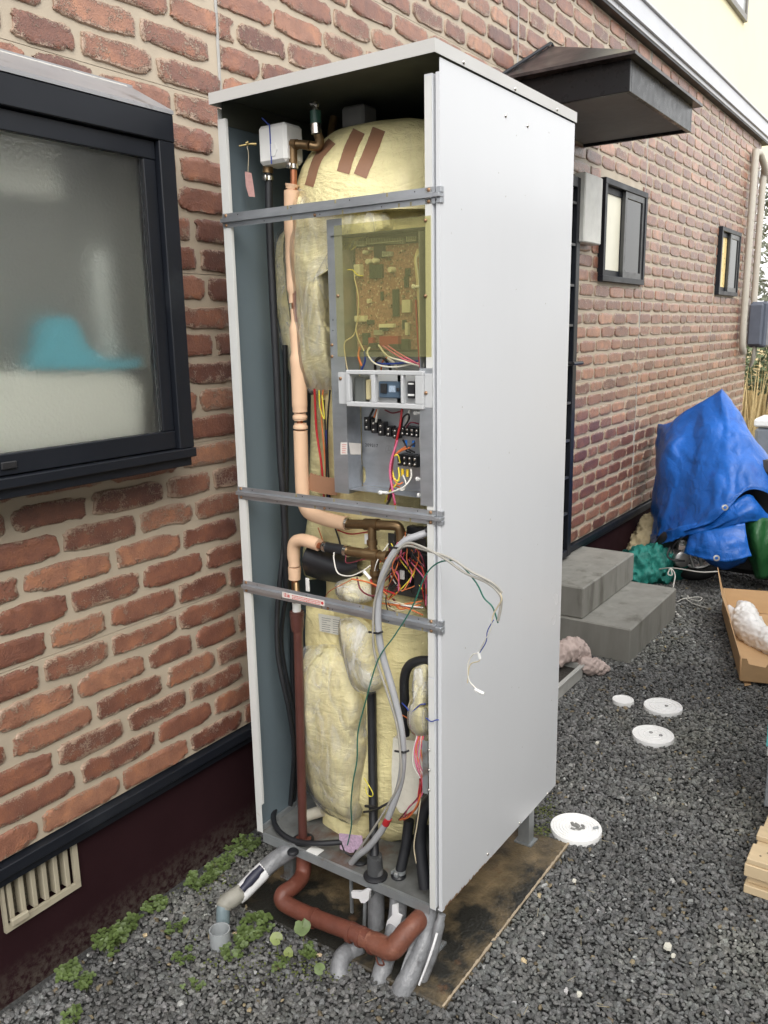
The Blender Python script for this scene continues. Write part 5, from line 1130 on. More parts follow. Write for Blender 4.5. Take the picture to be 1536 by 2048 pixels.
# light scraps in the gravel
LS = M('pale scrap', (.62, .60, .52), .7, var=.1)
for (px_, py_, s, lab) in ((1195, 1487, .010, 'small white plastic cap in the gravel between heater and far lids'), (1148, 1763, .009, 'yellowish white chip beside the pad edge'), (1336, 1896, .014, 'white broken chip in the foreground gravel'), (1346, 1913, .008, 'tiny white chip beside the broken foreground chip'), (1158, 1990, .009, 'cream chip in the gravel at the bottom of the picture')):
    c = at(px_, py_, Z=G+.004); v = [c+Vector((math.cos(a)*s*random.uniform(.6, 1.2), math.sin(a)*s*random.uniform(.5, .9), 0)) for a in [k*1.05 for k in range(6)]]
    m = MB().prism(v, (.002, 0, s*.5)); o = m.build('chip', LS); tag(o, lab, 'chip')
# steps
SM = M('step concrete', (.25, .245, .22), .75, var=.20, scale=11, stain=(.13, .125, .105), sa=.55, ss=7, bmp=.22, bs=200, bd=.0015, stretch=(1, 1, .22))
st = thing('concrete_steps', 'two grey concrete steps leading up to the house door', 'steps', (2.57, .5, G))
P('lower_step', MB().box((2.190, .252, G-.02), (2.960, D+.0, .000), .006), SM, st)
P('upper_step', MB().box((2.205, .500, .0005), (2.975, D+.015, .162), .006), SM, st)
# tray and cloth
ty = thing('planter_tray', 'pale grey shallow tray holding dirt, half hidden by the heater', 'tray', (1.75, .45, G))
m = MB(); x0, x1, y0, y1 = 1.46, 1.905, .375, .66; zt_ = -.098; t_ = .012
m.box((x0, y0, G+.002), (x1, y0+t_, zt_), .003).box((x0, y1-t_, G+.002), (x1, y1, zt_), .003).box((x0, y0+t_+.0005, G+.002), (x0+t_, y1-t_-.0005, zt_), .003).box((x1-t_, y0+t_+.0005, G+.002), (x1, y1-t_-.0005, zt_), .003)
m.box((x0-.006, y0-.008, zt_-.012), (x1+.006, y0-.0005, zt_-.001), .002)
P('rim', m, M('aged grey plastic', (.40, .40, .38), .6, var=.1, stain=(.25, .25, .23), sa=.6), ty)
P('soil', MB().box((x0+t_, y0+t_, G+.003), (x1-t_, y1-t_, -.125)), M('dark soil', (.05, .045, .04), .95, var=.4, scale=60, bmp=1, bs=70, bd=.01), ty)
def rag(name, cx, cy, z0, sx, sy, hgt, mat, seed, lab, cat, n=34, pw=1.0, fq=9, rot=0, sm=70, jag=.25):
    "crumpled cloth heap: closed lumpy shell with folds"
    m = MB(); v = []; f = []; cr, sr = math.cos(rot), math.sin(rot)
    for i in range(n+1):
        s = i/n
        for k in range(n*2):
            a = 2*math.pi*k/(n*2); e = 1+jag*mnoise.noise(Vector((math.cos(a)*1.7, math.sin(a)*1.7, seed)))+jag*.4*mnoise.noise(Vector((math.cos(a)*6, math.sin(a)*6, seed)))
            x, y = math.cos(a)*sx*s*e, math.sin(a)*sy*s*e
            h = hgt*(max(0, 1-s**2))**pw
            rr = 1-2*abs(mnoise.noise(Vector((x*fq+seed, y*fq, seed*2))))
            r2_ = 1-2*abs(mnoise.noise(Vector((x*fq*2.3+seed, y*fq*2.3, seed*3))))
            h *= (.55+.55*rr*.8+.18*r2_)
            v.append((cx+x*cr-y*sr, cy+x*sr+y*cr, z0+max(.001, h)+.004*r2_*(1 if s < .97 else 0)))
    w_ = n*2
    for i in range(n):
        for k in range(w_): k2 = (k+1) % w_; f.append((i*w_+k, (i+1)*w_+k, (i+1)*w_+k2, i*w_+k2))
    f.append(tuple(n*w_+k for k in range(w_)))
    m.add(v, f); o = m.build(name, mat); auto(o, sm); return tag(o, lab, cat)
CLP = M('dusty pink cloth', (.46, .37, .34), .9, var=.12, scale=25, bmp=.3, bs=200)
def cloths():
    crumple('cloth', [(1.80, .47, -.085), (1.86, .46, -.05), (1.92, .43, -.045), (1.95, .40, -.06), (1.97, .385, -.09)], [.022, .042, .046, .034, .022], CLP, 3.1, 'dusty pink rag crumpled over the end of the grey tray', 'cloth', 64, 16, .30, 15)
    crumple('cloth', [(1.90, .40, -.10), (1.95, .36, -.12), (2.00, .325, -.145), (2.04, .30, G+.015)], [.022, .034, .028, .010], CLP, 6.4, 'trailing end of the dusty pink rag on the gravel', 'cloth', 64, 16, .32, 17)
# pallet and the new unit standing on it
pl = thing('pallet', 'light wooden pallet at the right edge under the boxed unit', 'pallet', (.95, -.72, G))
PINE = M('raw pine', (.62, .48, .30), .6, var=.1, scale=7, stretch=(6, .6, 1), stain=(.50, .34, .19), sa=.66, ss=8, bmp=.1)
ply = at(1490, 1780, Z=G).y; ply = -.568; plx = .722
for (xa, xb) in ((plx, plx+.085), (plx+.13, plx+.19), (plx+.42, plx+.52), (plx+.75, plx+.85)): P('deck_board', MB().box((xa, ply-1.0, G+.098), (xb, ply, G+.115), .002), PINE, pl)
P('deck_board', MB().box((plx-.004, ply-1.0, G+.06), (plx+.016, ply+.004, G+.0975), .002), PINE, pl)
for y in (0, -.45, -.91): P('bearer', MB().box((plx+.0165, ply-.075+y, G+.030), (plx+.85, ply-.004+y, G+.0972), .002), PINE, pl)
for (xa, xb) in ((plx, plx+.07),): P('bottom_board', MB().box((xa, ply-1.0, G+.004), (xb, ply+.002, G+.0295), .002), PINE, pl)
P('long_rail', MB().box((plx+.0705, ply-.085, G+.004), (plx+.95, ply, G+.0295), .002), PINE, pl)
P('nail_heads', MB().lathe([(.003, 0), (.003, .0006)], (plx+.03, ply-.03, G+.1152), 10).lathe([(.003, 0), (.003, .0006)], (plx+.055, ply-.045, G+.1152), 10), M('nail', (.2, .17, .14), .5, metal=.6), pl)
un = thing('boxed_unit', 'tall new grey unit with a teal protective edge standing on the pallet', 'unit', (1.45, -.85, G+.115))
ux, uy0 = 1.02, -.552
P('base_plinth', MB().box((ux+.004, uy0-.60, G+.1155), (ux+.62, uy0-.004, .115), .003), M('slate plinth', (.16, .175, .19), .45, var=.05), un)
P('cabinet', MB().box((ux, uy0-.62, .1155), (ux+.62, uy0-.0, 1.72), .004), M('pale grey cabinet', (.50, .51, .50), .4, var=.03), un)
P('protective_edge', MB().box((ux-.002, uy0-.004, .15), (ux+.020, uy0+.0035, 1.70), .0008).box((ux+.60, uy0-.004, .15), (ux+.622, uy0+.0035, 1.70), .0008), M('teal foam edge', (.08, .33, .34), .55, var=.1), un)
# cardboard box
CB = M('cardboard', (.50, .32, .165), .8, var=.06, scale=12, bmp=.06, bs=120, stretch=(1, 1, 3)); CBI = CB
cb = thing('cardboard_tray', 'open brown cardboard tray box with one flap standing up', 'cardboard box', (2.65, -.2, G))
A = at(1485, 1372, Z=G+.002); B = at(1462, 1330, Z=G+.002)
g0 = Vector((2.21, -.245, G+.004)); ex = Vector((.955, .297, 0)).normalized(); ey_ = Vector((.297, -.955, 0)).normalized()   # box axes
Lb, Wb, hb_ = .98, .75, .11; g0.z += .014
def q3(u, v, z): return g0+ex*u+ey_*v+Vector((0, 0, z))
def sheet(pts, name, t=.004, nrm=None):
    n_ = nrm or (pts[1]-pts[0]).cross(pts[2]-pts[0]).normalized(); return P(name, MB().prism(pts, n_*t), CB, cb)
sheet([q3(0, 0, .0), q3(Lb, 0, .0), q3(Lb, Wb, .0), q3(0, Wb, .0)], 'bottom', .003, Vector((0, 0, 1)))
sheet([q3(0, 0, .004), q3(0, .17, .004), q3(0, .17, .10), q3(0, .11, .095), q3(0, .10, .075), q3(0, .03, .085), q3(0, .02, .11), q3(0, 0, .11)], 'front_flap')
sheet([q3(0, .1705, .004), q3(0, Wb, .004), q3(0, Wb, .08), q3(0, .30, .08), q3(0, .28, .06), q3(0, .20, .06), q3(0, .19, .09), q3(0, .1705, .10)], 'front_flap')
sheet([q3(.0, -.002, .004), q3(Lb, -.002, .004), q3(Lb, -.002, .13), q3(Lb*.6, -.012, .12), q3(Lb*.3, -.012, .125), q3(.02, -.006, .11)], 'side_wall')
sheet([q3(.45, -.008, .12), q3(Lb+.02, -.006, .125), q3(Lb+.06, -.035, .235), q3(.75, -.03, .16)], 'standing_flap')
sheet([q3(Lb, 0, .004), q3(Lb, Wb, .004), q3(Lb+.05, Wb, .12), q3(Lb+.05, 0, .12)], 'end_wall')
P('loose_tab', MB().prism([at(a, b, Z=G+.006) for a, b in ((1486, 1362), (1500, 1362), (1502, 1370), (1490, 1373))], (0, 0, .003)), CB, cb)
BAGW = M('white packing film', (.78, .77, .76), .35, var=.04, scale=10, bmp=.5, bs=20, bd=.01, coat=.3)
def crumple(name, path, rad, mat, seed, lab, cat, seg=30, n=8, amp=.25, fq=14):
    pts = spline([Vector(p) for p in path], n); m = MB(); v = []; f = []; N = len(pts); u = Vector((0, 0, 1))
    for i, p in enumerate(pts):
        t = (pts[min(i+1, N-1)]-pts[max(0, i-1)]).normalized(); a_ = t.cross(u).normalized(); b_ = a_.cross(t)
        s = i/(N-1); j = s*(len(rad)-1); k0 = min(len(rad)-2, int(j)); r = rad[k0]*(1-(j-k0))+rad[k0+1]*(j-k0)
        for k in range(seg):
            an = 2*math.pi*k/seg; dq = a_*math.cos(an)+b_*math.sin(an)
            nz = 1+amp*(1-2*abs(mnoise.noise((p+dq*r)*fq+Vector((seed, 0, 0)))))*.7+amp*.6*(1-3*abs(mnoise.noise((p+dq*r)*fq*2.2+Vector((seed, 3, 0)))))+amp*.3*(1-3*abs(mnoise.noise((p+dq*r)*fq*4.6+Vector((seed, 5, 0)))))
            v.append(p+dq*r*nz)
    for i in range(N-1):
        for k in range(seg): k2 = (k+1) % seg; f.append((i*seg+k, i*seg+k2, (i+1)*seg+k2, (i+1)*seg+k))
    f.append(tuple(range(seg))[::-1]); f.append(tuple((N-1)*seg+k for k in range(seg)))
    o = m.add(v, f).build(name, mat); auto(o, 80); return tag(o, lab, cat)
pb_ = lambda a, b, X_: at(a, b, X=X_)
cloths()
crumple('packing_bag', [pb_(1478, 1205, 2.98), pb_(1490, 1222, 2.92), pb_(1492, 1248, 2.85), pb_(1512, 1272, 2.74), pb_(1545, 1290, 2.66), pb_(1570, 1300, 2.6)], [.012, .050, .072, .060, .058, .05], BAGW, 2.2, 'crumpled white packing bag lying in the cardboard tray', 'plastic bag', 70, 12, .17, 16)
crumple('packing_bag', [pb_(1458, 1212, 2.98), pb_(1468, 1232, 2.92), pb_(1482, 1252, 2.86), pb_(1496, 1262, 2.82)], [.008, .034, .05, .03], BAGW, 5.2, 'smaller white bag end folded beside the large packing bag', 'plastic bag')

# blue tarpaulin over a scooter
TARP = M('blue tarpaulin', (.007, .115, .48), .45, var=.20, scale=5, stain=(.008, .06, .33), sa=.60, ss=4, bmp=.55, bs=9, bd=.05, coat=.15)
TARPN = TARP.node_tree
_p = TARPN.nodes['Principled BSDF']; _tc = [n for n in TARPN.nodes if n.type == 'TEX_COORD'][0]
_rn = nod(TARPN, 'ShaderNodeTexNoise', noise_type='RIDGED_MULTIFRACTAL'); _rn.inputs['Scale'].default_value = 6.5; _rn.inputs['Detail'].default_value = 3; _rn.inputs['Roughness'].default_value = .45; _rn.inputs['Distortion'].default_value = .6; TARPN.links.new(_tc.outputs['Object'], _rn.inputs['Vector']); _b = bump(TARPN, _p, _rn.outputs['Fac'], .9, .024); _n = noise(TARPN, _tc.outputs['Object'], 14, 4, .55, None, 1.2); _b = bump(TARPN, _p, _n, .6, .014, _b); bump(TARPN, _p, noise(TARPN, _tc.outputs['Object'], 700, 1), .15, .001, _b)
def tarp_sheet(rows, name, mat, nsub=7, amp=.012, fq=9, seed=0, thick=.003, parent=None, label=None):
    "rows: lists of points from top to hem; bicubic surface with creases"
    rr = [spline(r, nsub) for r in rows]; cols = list(zip(*rr)); cc_ = [spline(list(c), nsub) for c in cols]; nu, nv = len(cc_), len(cc_[0])
    P_ = [[cc_[i][j] for j in range(nv)] for i in range(nu)]; v = []
    for i in range(nu):
        for j in range(nv):
            p = P_[i][j]; tu = P_[min(i+1, nu-1)][j]-P_[max(i-1, 0)][j]; tv = P_[i][min(j+1, nv-1)]-P_[i][max(j-1, 0)]; n_ = tu.cross(tv)
            n_ = n_.normalized() if n_.length > 1e-6 else Vector((0, 0, 1))
            q = 1-2*abs(mnoise.noise(Vector((p.x*fq, p.y*fq, p.z*fq*.6+seed)))); q2 = 1-2*abs(mnoise.noise(Vector((p.x*fq*2.7+3, p.y*fq*2.7, p.z*fq*1.6+seed))))
            v.append(p+n_*(amp*q+amp*.45*q2))
    f = [(i*nv+j, (i+1)*nv+j, (i+1)*nv+j+1, i*nv+j+1) for i in range(nu-1) for j in range(nv-1)]
    m = MB().add(v, f)
    o = m.build(name, mat, parent); auto(o, 75)
    md = o.modifiers.new('thickness', 'SOLIDIFY'); md.thickness = thick
    if label: o['label'] = label
    return o
def pv(a, b, X_): return at(a, b, X=X_)
tp = thing('tarpaulin', 'large blue tarpaulin draped over a parked scooter beside the brick wall', 'tarpaulin', (4.1, .3, G))
WL[tp.name] = Vector(tp.location)
rows = [
 [pv(1318, 848, 4.3), pv(1330, 845, 4.05), pv(1385, 812, 3.95), pv(1434, 781, 3.95), pv(1450, 778, 3.97), pv(1478, 818, 4.0), pv(1536, 905, 4.0), pv(1600, 985, 4.05)],
 [pv(1308, 920, 4.2), pv(1322, 900, 3.86), pv(1370, 885, 3.80), pv(1415, 870, 3.76), pv(1450, 868, 3.74), pv(1490, 880, 3.76), pv(1540, 925, 3.80), pv(1605, 1000, 3.9)],
 [pv(1303, 1000, 4.1), pv(1318, 985, 3.78), pv(1355, 975, 3.68), pv(1400, 965, 3.60), pv(1440, 958, 3.56), pv(1480, 950, 3.58), pv(1530, 955, 3.66), pv(1605, 1010, 3.8)],
 [pv(1299, 1060, 4.0), pv(1312, 1050, 3.72), pv(1345, 1045, 3.60), pv(1385, 1040, 3.50), pv(1425, 1020, 3.46), pv(1460, 995, 3.48), pv(1515, 968, 3.58), pv(1605, 1015, 3.75)],
 [pv(1297, 1082, 3.98), pv(1310, 1074, 3.70), pv(1340, 1066, 3.57), pv(1372, 1056, 3.46), pv(1412, 1048, 3.44), pv(1452, 1018, 3.45), pv(1510, 978, 3.56), pv(1605, 1020, 3.74)]]
tarp_sheet(rows, 'upper_sheet', TARP, 9, .020, 4.5, 1, parent=tp)
rows = [
 [pv(1299, 1070, 3.9), pv(1330, 1062, 3.60), pv(1370, 1050, 3.50), pv(1412, 1042, 3.50), pv(1455, 1012, 3.50), pv(1500, 988, 3.58), pv(1540, 1030, 3.62), pv(1600, 1040, 3.75)],
 [pv(1298, 1084, 3.9), pv(1330, 1080, 3.58), pv(1372, 1070, 3.48), pv(1415, 1060, 3.48), pv(1460, 1040, 3.47), pv(1500, 1020, 3.50), pv(1536, 1036, 3.60), pv(1600, 1048, 3.75)],
 [pv(1297, 1088, 3.9), pv(1320, 1086, 3.60), pv(1345, 1082, 3.52), pv(1372, 1068, 3.50), pv(1420, 1062, 3.50), pv(1470, 1050, 3.48), pv(1530, 1042, 3.58), pv(1600, 1056, 3.75)]]
tarp_sheet(rows, 'lower_sheet', TARP, 6, .008, 12, 4, parent=tp)
rows = [
 [pv(1376, 1068, 3.50), pv(1400, 1062, 3.46), pv(1440, 1055, 3.46), pv(1490, 1045, 3.50)],
 [pv(1370, 1090, 3.47), pv(1398, 1090, 3.41), pv(1445, 1088, 3.40), pv(1496, 1085, 3.47)],
 [pv(1367, 1106, 3.46), pv(1400, 1116, 3.39), pv(1450, 1124, 3.38), pv(1504, 1112, 3.46)]]
tarp_sheet(rows, 'hanging_flap', TARP, 8, .009, 14, 8, parent=tp)
# dark inside the drape, gathered hem underside
rows = [[pv(1390, 1105, 3.52), pv(1430, 1118, 3.48), pv(1500, 1108, 3.52)], [pv(1420, 1128, 3.60), pv(1450, 1140, 3.58), pv(1488, 1126, 3.60)]]
tarp_sheet(rows, 'inner_fold', TARP, 6, .004, 14, 9, parent=tp)
for a, b, X_ in ((1450, 1015, 3.43), (1433, 1116, 3.36)): P('eyelet', MB().lathe([(.009, 0), (.018, 0), (.018, .004), (.009, .005)], at(a, b, X=X_-.012), 16, (-1, -.3, .1), cap=False), M('eyelet metal', (.60, .60, .58), .3, metal=.7), tp, 30)
# the scooter
sc_ = thing('scooter', 'scooter hidden under the blue tarpaulin with its silver wheel showing', 'scooter', (3.9, .1, G))
TYRE = M('tyre rubber', (.018, .018, .019), .7, bmp=.3, bs=100); ALU = M('cast alloy', (.42, .42, .41), .35, metal=.7, var=.2, scale=20)
def wheel(c, ax, Rr, hub=True):
    c = Vector(c); pr_ = []
    for k in range(13): t = 2*math.pi*k/12; pr_.append((Rr-.045+.045*math.cos(t), .050*math.sin(t)))
    w_ = P('wheel', MB().lathe(pr_, c, 36, ax, cap=False), TYRE, sc_, 60)
    P('rim', MB().lathe([(Rr-.095, -.035), (Rr-.085, -.040), (Rr-.078, -.03), (Rr-.078, .03), (Rr-.085, .040), (Rr-.095, .035), (Rr-.095, -.035)], c, 36, ax, cap=False), ALU, w_, 40)
    m = MB(); m.lathe([(.03, -.05), (.035, -.045), (.035, .045), (.03, .05)], c, 16, ax); q = Vector(ax).to_track_quat('Z', 'Y')
    for k in range(5):
        a = 2*math.pi*k/5; dd = q @ Vector((math.cos(a), math.sin(a), 0)); m.tube([c+dd*.03, c+dd*(Rr-.085)], [.018, .012], 8)
    P('spokes', m, ALU, w_, 50)
wax = Vector((-.80, -.50, .12)).normalized()
wc = at(1375, 1118, X=3.80); wheel((3.74, .35, G+.215), wax, .215)
wheel((4.35, -.62, G+.21), wax, .21)
q = at(1352, 1115, X=3.60)
P('engine_case', MB().box(q+Vector((-.02, -.07, -.05)), q+Vector((.14, .05, .05)), .02).lathe([(.05, 0), (.048, .04), (.03, .05)], q+Vector((-.01, -.03, 0)), 18, (-.8, -.5, .1)), ALU, sc_, 40)
P('fork', MB().tube([at(1330, 1080, X=3.62), at(1352, 1130, X=3.62)], .014, 10).tube([at(1372, 1085, X=3.60), at(1388, 1135, X=3.60)], .012, 10), ALU, sc_, 50)
P('mudguard', MB().tube(spline([at(1318, 1100, X=3.66), at(1335, 1076, X=3.62), at(1370, 1066, X=3.62), at(1408, 1088, X=3.64)], 6), .045, 10), PLASTB, sc_, 60)
P('body', MB().box((3.72, -.55, .10), (4.15, .42, .62), .06), PLASTB, sc_, 40); P('under_body', MB().box((3.75, -.45, -.10), (4.05, .25, .10), .04), PLASTB, sc_, 40)
P('brake_cable', MB().tube(spline([at(1340, 1095, X=3.5), at(1335, 1110, X=3.48), at(1345, 1120, X=3.48), at(1370, 1122, X=3.5)], 6), .006, 6).tube(spline([at(1372, 1070, X=3.5), at(1348, 1090, X=3.48), at(1346, 1104, X=3.48), at(1362, 1100, X=3.5)], 6), .004, 6), RUBBER, sc_, 60)
RP = M('white cord', (.55, .54, .50), .8, var=.1)
o = MB().tube(spline([at(1310, 1140, X=3.52), at(1345, 1136, X=3.42), at(1400, 1144, X=3.36), at(1436, 1143, X=3.38)], 6), .0042, 6).tube(spline([at(1340, 1136, X=3.4), at(1336, 1148, X=3.38), at(1344, 1150, X=3.38), at(1342, 1137, X=3.4), at(1350, 1150, X=3.38), at(1346, 1175, X=3.2)], 6), .0042, 6).build('cord', RP); auto(o, 80); tag(o, 'white cord tied across the scooter wheel with a bow', 'cord')
o = MB().tube(spline([at(x, y, Z=G+.012) for x, y in ((1354, 1204), (1366, 1198), (1392, 1194), (1404, 1196), (1396, 1202), (1372, 1196), (1384, 1206), (1400, 1212), (1416, 1216))], 6), .0030, 6).build('cord', RP); auto(o, 80); tag(o, 'white cord lying loose on the gravel behind the steps', 'cord')
# teal net and sand coloured sacks by the wall; dark green sheet at the right
NETM = M('teal netting', (.012, .17, .14), .65, var=.35, scale=14, bmp=.5, bs=35, bd=.012)
crumple('netting', [(3.42, .74, G+.03), (3.52, .66, G+.07), (3.62, .56, G+.09), (3.68, .48, G+.07), (3.64, .42, G+.03)], [.05, .11, .12, .10, .05], NETM, 1.7, 'bunched teal green netting heaped against the wall beside the scooter', 'netting', 70, 16, .30, 9)
crumple('sack', [(3.85, .76, G+.05), (3.98, .74, G+.15), (4.08, .72, G+.24), (4.15, .70, G+.30)], [.06, .09, .08, .04], M('sand cloth', (.46, .38, .23), .85, var=.2, scale=12, bmp=.4, bs=40, bd=.01), 4.9, 'sand coloured cloth sack behind the teal netting', 'sack', 60, 14, .30, 9)
rows = [[pv(1478, 1035, 3.6), pv(1505, 1035, 3.55), pv(1540, 1036, 3.6), pv(1600, 1040, 3.7)], [pv(1490, 1100, 3.6), pv(1512, 1100, 3.50), pv(1545, 1095, 3.56), pv(1600, 1100, 3.7)], [pv(1506, 1155, 3.6), pv(1520, 1160, 3.55), pv(1545, 1158, 3.6), pv(1600, 1150, 3.7)]]
gs = tarp_sheet(rows, 'green_sheet', M('dark green sheet', (.010, .085, .022), .5, var=.3, scale=6, bmp=.4, bs=14, bd=.03), 7, .012, 12, 12); tag(gs, 'dark green sheet hanging below the tarpaulin at the right edge', 'sheet')

# ---------------------------------------------------------------- beyond the house
tag(MB().add([(7.7, -14, G-.004), (60, -14, G-.004), (60, 40, G-.004), (7.7, 40, G-.004)], [(0, 1, 2, 3)]).build('field', M('dry grass field', (.42, .33, .17), .9, var=.3, scale=3, bmp=.5, bs=20, bd=.03)), 'dry straw coloured field beyond the yard', None, None, 'structure')
GR = MB(); rg = random.Random(3)
for k in range(2600):
    x = rg.uniform(8.6, 14); y = rg.uniform(.2, 3.2); h = rg.uniform(.3, 1.35); a = rg.uniform(0, 3.14); dx, dy = math.cos(a)*.022, math.sin(a)*.022; lx, ly = rg.uniform(-.2, .2), rg.uniform(-.2, .2)
    GR.add([(x-dx, y-dy, G-.02), (x+dx, y+dy, G-.02), (x+lx+dx*.3, y+ly+dy*.3, G+h)], [(0, 1, 2)])
tag(GR.build('dry_grass', M('straw', (.52, .40, .20), .8, var=.3, scale=40)), 'tall dry straw coloured grass beyond the house corner', 'grass', None, 'stuff')
LEAFD = M('dull evergreen leaf', (.09, .12, .05), .5, var=.45, scale=9)
def leafblob(name, c, r, n, s, mat, lab, cat, trunk=True):
    t = thing(name, lab, cat, (c[0], c[1], G)); m = MB()
    for k in range(n):
        d_ = Vector((rg.gauss(0, 1), rg.gauss(0, 1), rg.gauss(0, 1))).normalized()*rg.uniform(.35, 1)**.5
        p = Vector(c)+Vector((d_.x*r[0], d_.y*r[1], d_.z*r[2]))*(1+.3*mnoise.noise(d_*2.3)); a = Vector((rg.gauss(0, 1), rg.gauss(0, 1), rg.gauss(0, .6))).normalized(); b = a.orthogonal().normalized()
        m.add([p-a*s, p+b*s*.45, p+a*s, p-b*s*.45], [(0, 1, 2, 3)])
    cr = P('crown', m, mat, t); tag(cr, None, None, None, 'stuff')
    if trunk: P('trunk', MB().tube([(c[0], c[1], G-.05), (c[0]+.02, c[1], c[2]-r[2]*.4), (c[0], c[1]+.03, c[2]+r[2]*.3)], [.035, .028, .015], 8), M('bark', (.12, .09, .06), .9), t, 60)
    return t
leafblob('shrub', (9.8, 1.05, .95), (.55, .5, .42), 1500, .045, LEAFD, 'dull green shrub beyond the far house corner', 'shrub')
leafblob('shrub', (13.2, 1.6, 2.7), (.9, .8, 1.4), 1800, .07, M('hazy grey leaf', (.16, .17, .12), .6, var=.4, scale=9), 'thin taller tree beyond the pipes at the house corner', 'tree')
vh = thing('parked_van', 'white roof edge of a vehicle parked beyond the tarpaulin', 'van', (8.4, .35, G))
P('body', MB().box((8.35, -1.2, G+.15), (8.8, .92, .30), .04), M('van grey lower', (.17, .19, .22), .4), vh); P('roof_edge', MB().box((8.33, -1.2, .3005), (8.82, .93, .395), .02), M('van white', (.76, .77, .78), .3), vh)
P('wheel', MB().lathe([(.12, -.08), (.16, -.09), (.165, 0), (.16, .09), (.12, .08)], (8.58, .6, G+.165), 20, (0, 1, 0)), TYRE, vh, 40)

# ---------------------------------------------------------------- weeds and moss
LEAF = M('clover green leaf', (.085, .125, .034), .55, var=.4, scale=30, stain=(.13, .15, .05), sa=.6, ss=25); LEAF2 = M('yellow green leaf', (.17, .21, .06), .45, var=.25, scale=30)
STEM = M('stem', (.10, .13, .04), .6)
def roundleaf(m, c, r, nrm, seg=9, notch=.2):
    n_ = Vector(nrm).normalized(); u = n_.orthogonal().normalized(); w_ = n_.cross(u); a0 = rg.uniform(0, 6.3); v = [Vector(c)+n_*(-r*.12)]
    for k in range(seg):
        a = a0+2*math.pi*k/seg; rr = r*(1-notch*(k == 0))*(1+.08*rg.uniform(-1, 1)); v.append(Vector(c)+(u*math.cos(a)+w_*math.sin(a))*rr+n_*(.05*r*math.cos(2*a)))
    m.add(v, [(0, k+1, (k+1) % seg+1) for k in range(seg)])
def weed(px, py, n, spread, lr, lab, mat=None, hgt=.02, group=None):
    c = at(px, py, Z=G+.002); t = thing('weed', lab, 'weed', c, 'weeds along the house foot'); m = MB(); s = MB()
    for k in range(n):
        a = rg.uniform(0, 6.3); q = spread*math.sqrt(rg.random()); h = hgt*rg.uniform(.4, 1.2); p = c+Vector((math.cos(a)*q, math.sin(a)*q*.8, h)); p.y = min(p.y, D+.012)
        rr_ = lr*rg.uniform(.7, 1.45); nn_ = (rg.uniform(-.5, .3), rg.uniform(-.6, .2), 1); a3_ = rg.uniform(0, 6.3)
        for t3 in range(3): roundleaf(m, p+Vector((math.cos(a3_+2.09*t3), math.sin(a3_+2.09*t3), rg.uniform(-.1, .1)))*rr_*.62, rr_*.58, (nn_[0]+rg.uniform(-.25, .25), nn_[1]+rg.uniform(-.25, .25), 1), 7, .3)
        s.tube([c+(p-c)*.4-Vector((0, 0, h*.7)), p], .0008, 4, False)
    P('foliage', m, mat or LEAF, t); tag(t.children[0], None, None, None, 'stuff'); P('stems', s, STEM, t)
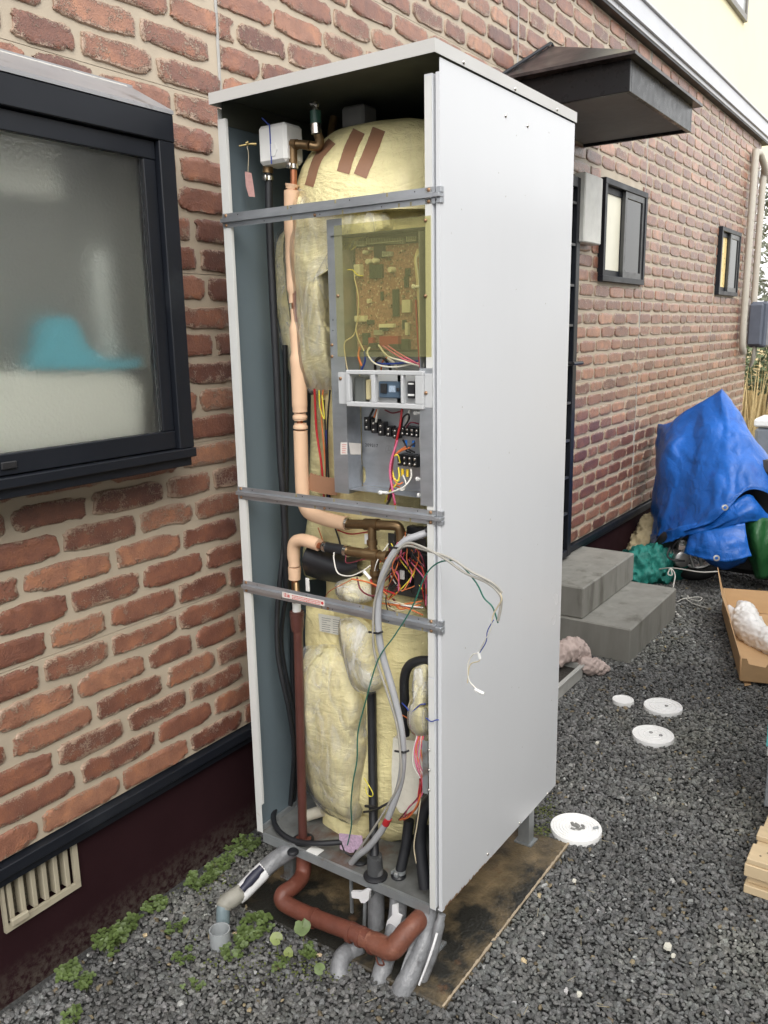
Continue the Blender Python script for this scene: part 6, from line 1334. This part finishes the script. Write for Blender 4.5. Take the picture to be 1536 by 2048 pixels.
for a in [(140, 1955, 26, .035, .0095, 'small round leaved weed nearest the bottom left corner of the wall'), (176, 1975, 14, .03, .009, 'sparse weed at the lower left just in from the wall'),
          (222, 1895, 44, .045, .0115, 'bushiest bright green weed growing against the maroon wall', None, .035), (262, 1862, 26, .035, .010, 'green weed right of the bushiest one against the wall', None, .03), (312, 1818, 24, .035, .0095, 'weed midway along the wall between vent and heater'),
          (352, 1862, 14, .03, .008, 'sparse low weed in open gravel left of the drain cup'), (404, 1765, 40, .05, .009, 'low weed patch on the wall side behind the white drain pipe'), (440, 1738, 44, .05, .008, 'dense low weed patch near the heater corner at the wall', None, .015),
          (486, 1700, 60, .06, .008, 'moss like weed tuft tight behind the left front corner of the heater', None, .015), (512, 1862, 30, .05, .012, 'leafy weed right of the drain cup on the pad edge'), (470, 1905, 24, .04, .009, 'small weed below the drain cup'), (370, 1920, 12, .035, .008, 'tiny weed alone in the gravel left of the cup'),
          (150, 2040, 12, .03, .008, 'weed cut by the bottom edge of the picture'), (618, 1912, 12, .03, .010, 'small weed sprig below the brown pipe run'), (385, 1985, 8, .03, .006, 'scattered sprig in the foreground gravel'), (555, 1938, 8, .03, .007, 'thin sprig beside the grey elbow pipe')]:
    weed(*a)
def bigleaf(px, py, z, r, nrm, mat, lab):
    c = at(px, py, Z=z); t = thing('seedling', lab, 'seedling', (c.x, c.y, G)); m = MB(); roundleaf(m, c, r, nrm, 16, .35); P('leaf', m, mat, t); P('stalk', MB().tube([(c.x+.004, c.y, G), c-Vector((0, 0, .001))], .0012, 5), STEM, t)
bigleaf(605, 1854, -.075, .021, (-.5, -.5, .8), LEAF, 'largest dark green heart leaf in front of the brown pipe'); bigleaf(553, 1877, -.105, .017, (-.4, -.5, .8), LEAF2, 'yellow green heart leaf left of the largest leaf')
bigleaf(577, 1905, -.12, .013, (-.2, -.5, .8), LEAF2, 'wilting yellowish leaf below the yellow green heart leaf'); bigleaf(639, 1938, -.13, .014, (-.6, -.5, .7), LEAF, 'upright green leaf beside the grey elbow pipe')
mo = MB()
for k in range(620):
    i_ = rg.choice(((470, 1920, 150, 55), (400, 1760, 90, 40), (600, 1935, 110, 35), (1090, 1620, 30, 20), (1085, 1660, 25, 16)))
    c = at(rg.gauss(i_[0], i_[2]*.5), rg.gauss(i_[1], i_[3]*.5), Z=G+.006)
    if c.y > D-.01: continue
    roundleaf(mo, c, rg.uniform(.0015, .004), (rg.uniform(-.4, .4), rg.uniform(-.4, .4), 1), 5, 0)
tag(mo.build('moss', M('moss', (.10, .12, .03), .8, var=.4, scale=60)), 'specks of moss and tiny seedlings among the stones', 'moss', None, 'stuff')
st_ = MB()
for k in range(46):
    c = at(rg.uniform(300, 1536), rg.uniform(1350, 2040), Z=G+.01); a = rg.uniform(0, 3.14); l = rg.uniform(.01, .035)
    if PADX[0] < c.x < PADX[1] and PADY[0] < c.y < PADY[1]: continue
    st_.tube([c, c+Vector((math.cos(a)*l, math.sin(a)*l, .002))], .0007, 4)
tag(st_.build('straw_litter', M('straw litter', (.36, .31, .20), .8)), 'fine straw stalks scattered on the gravel', 'litter', None, 'stuff')
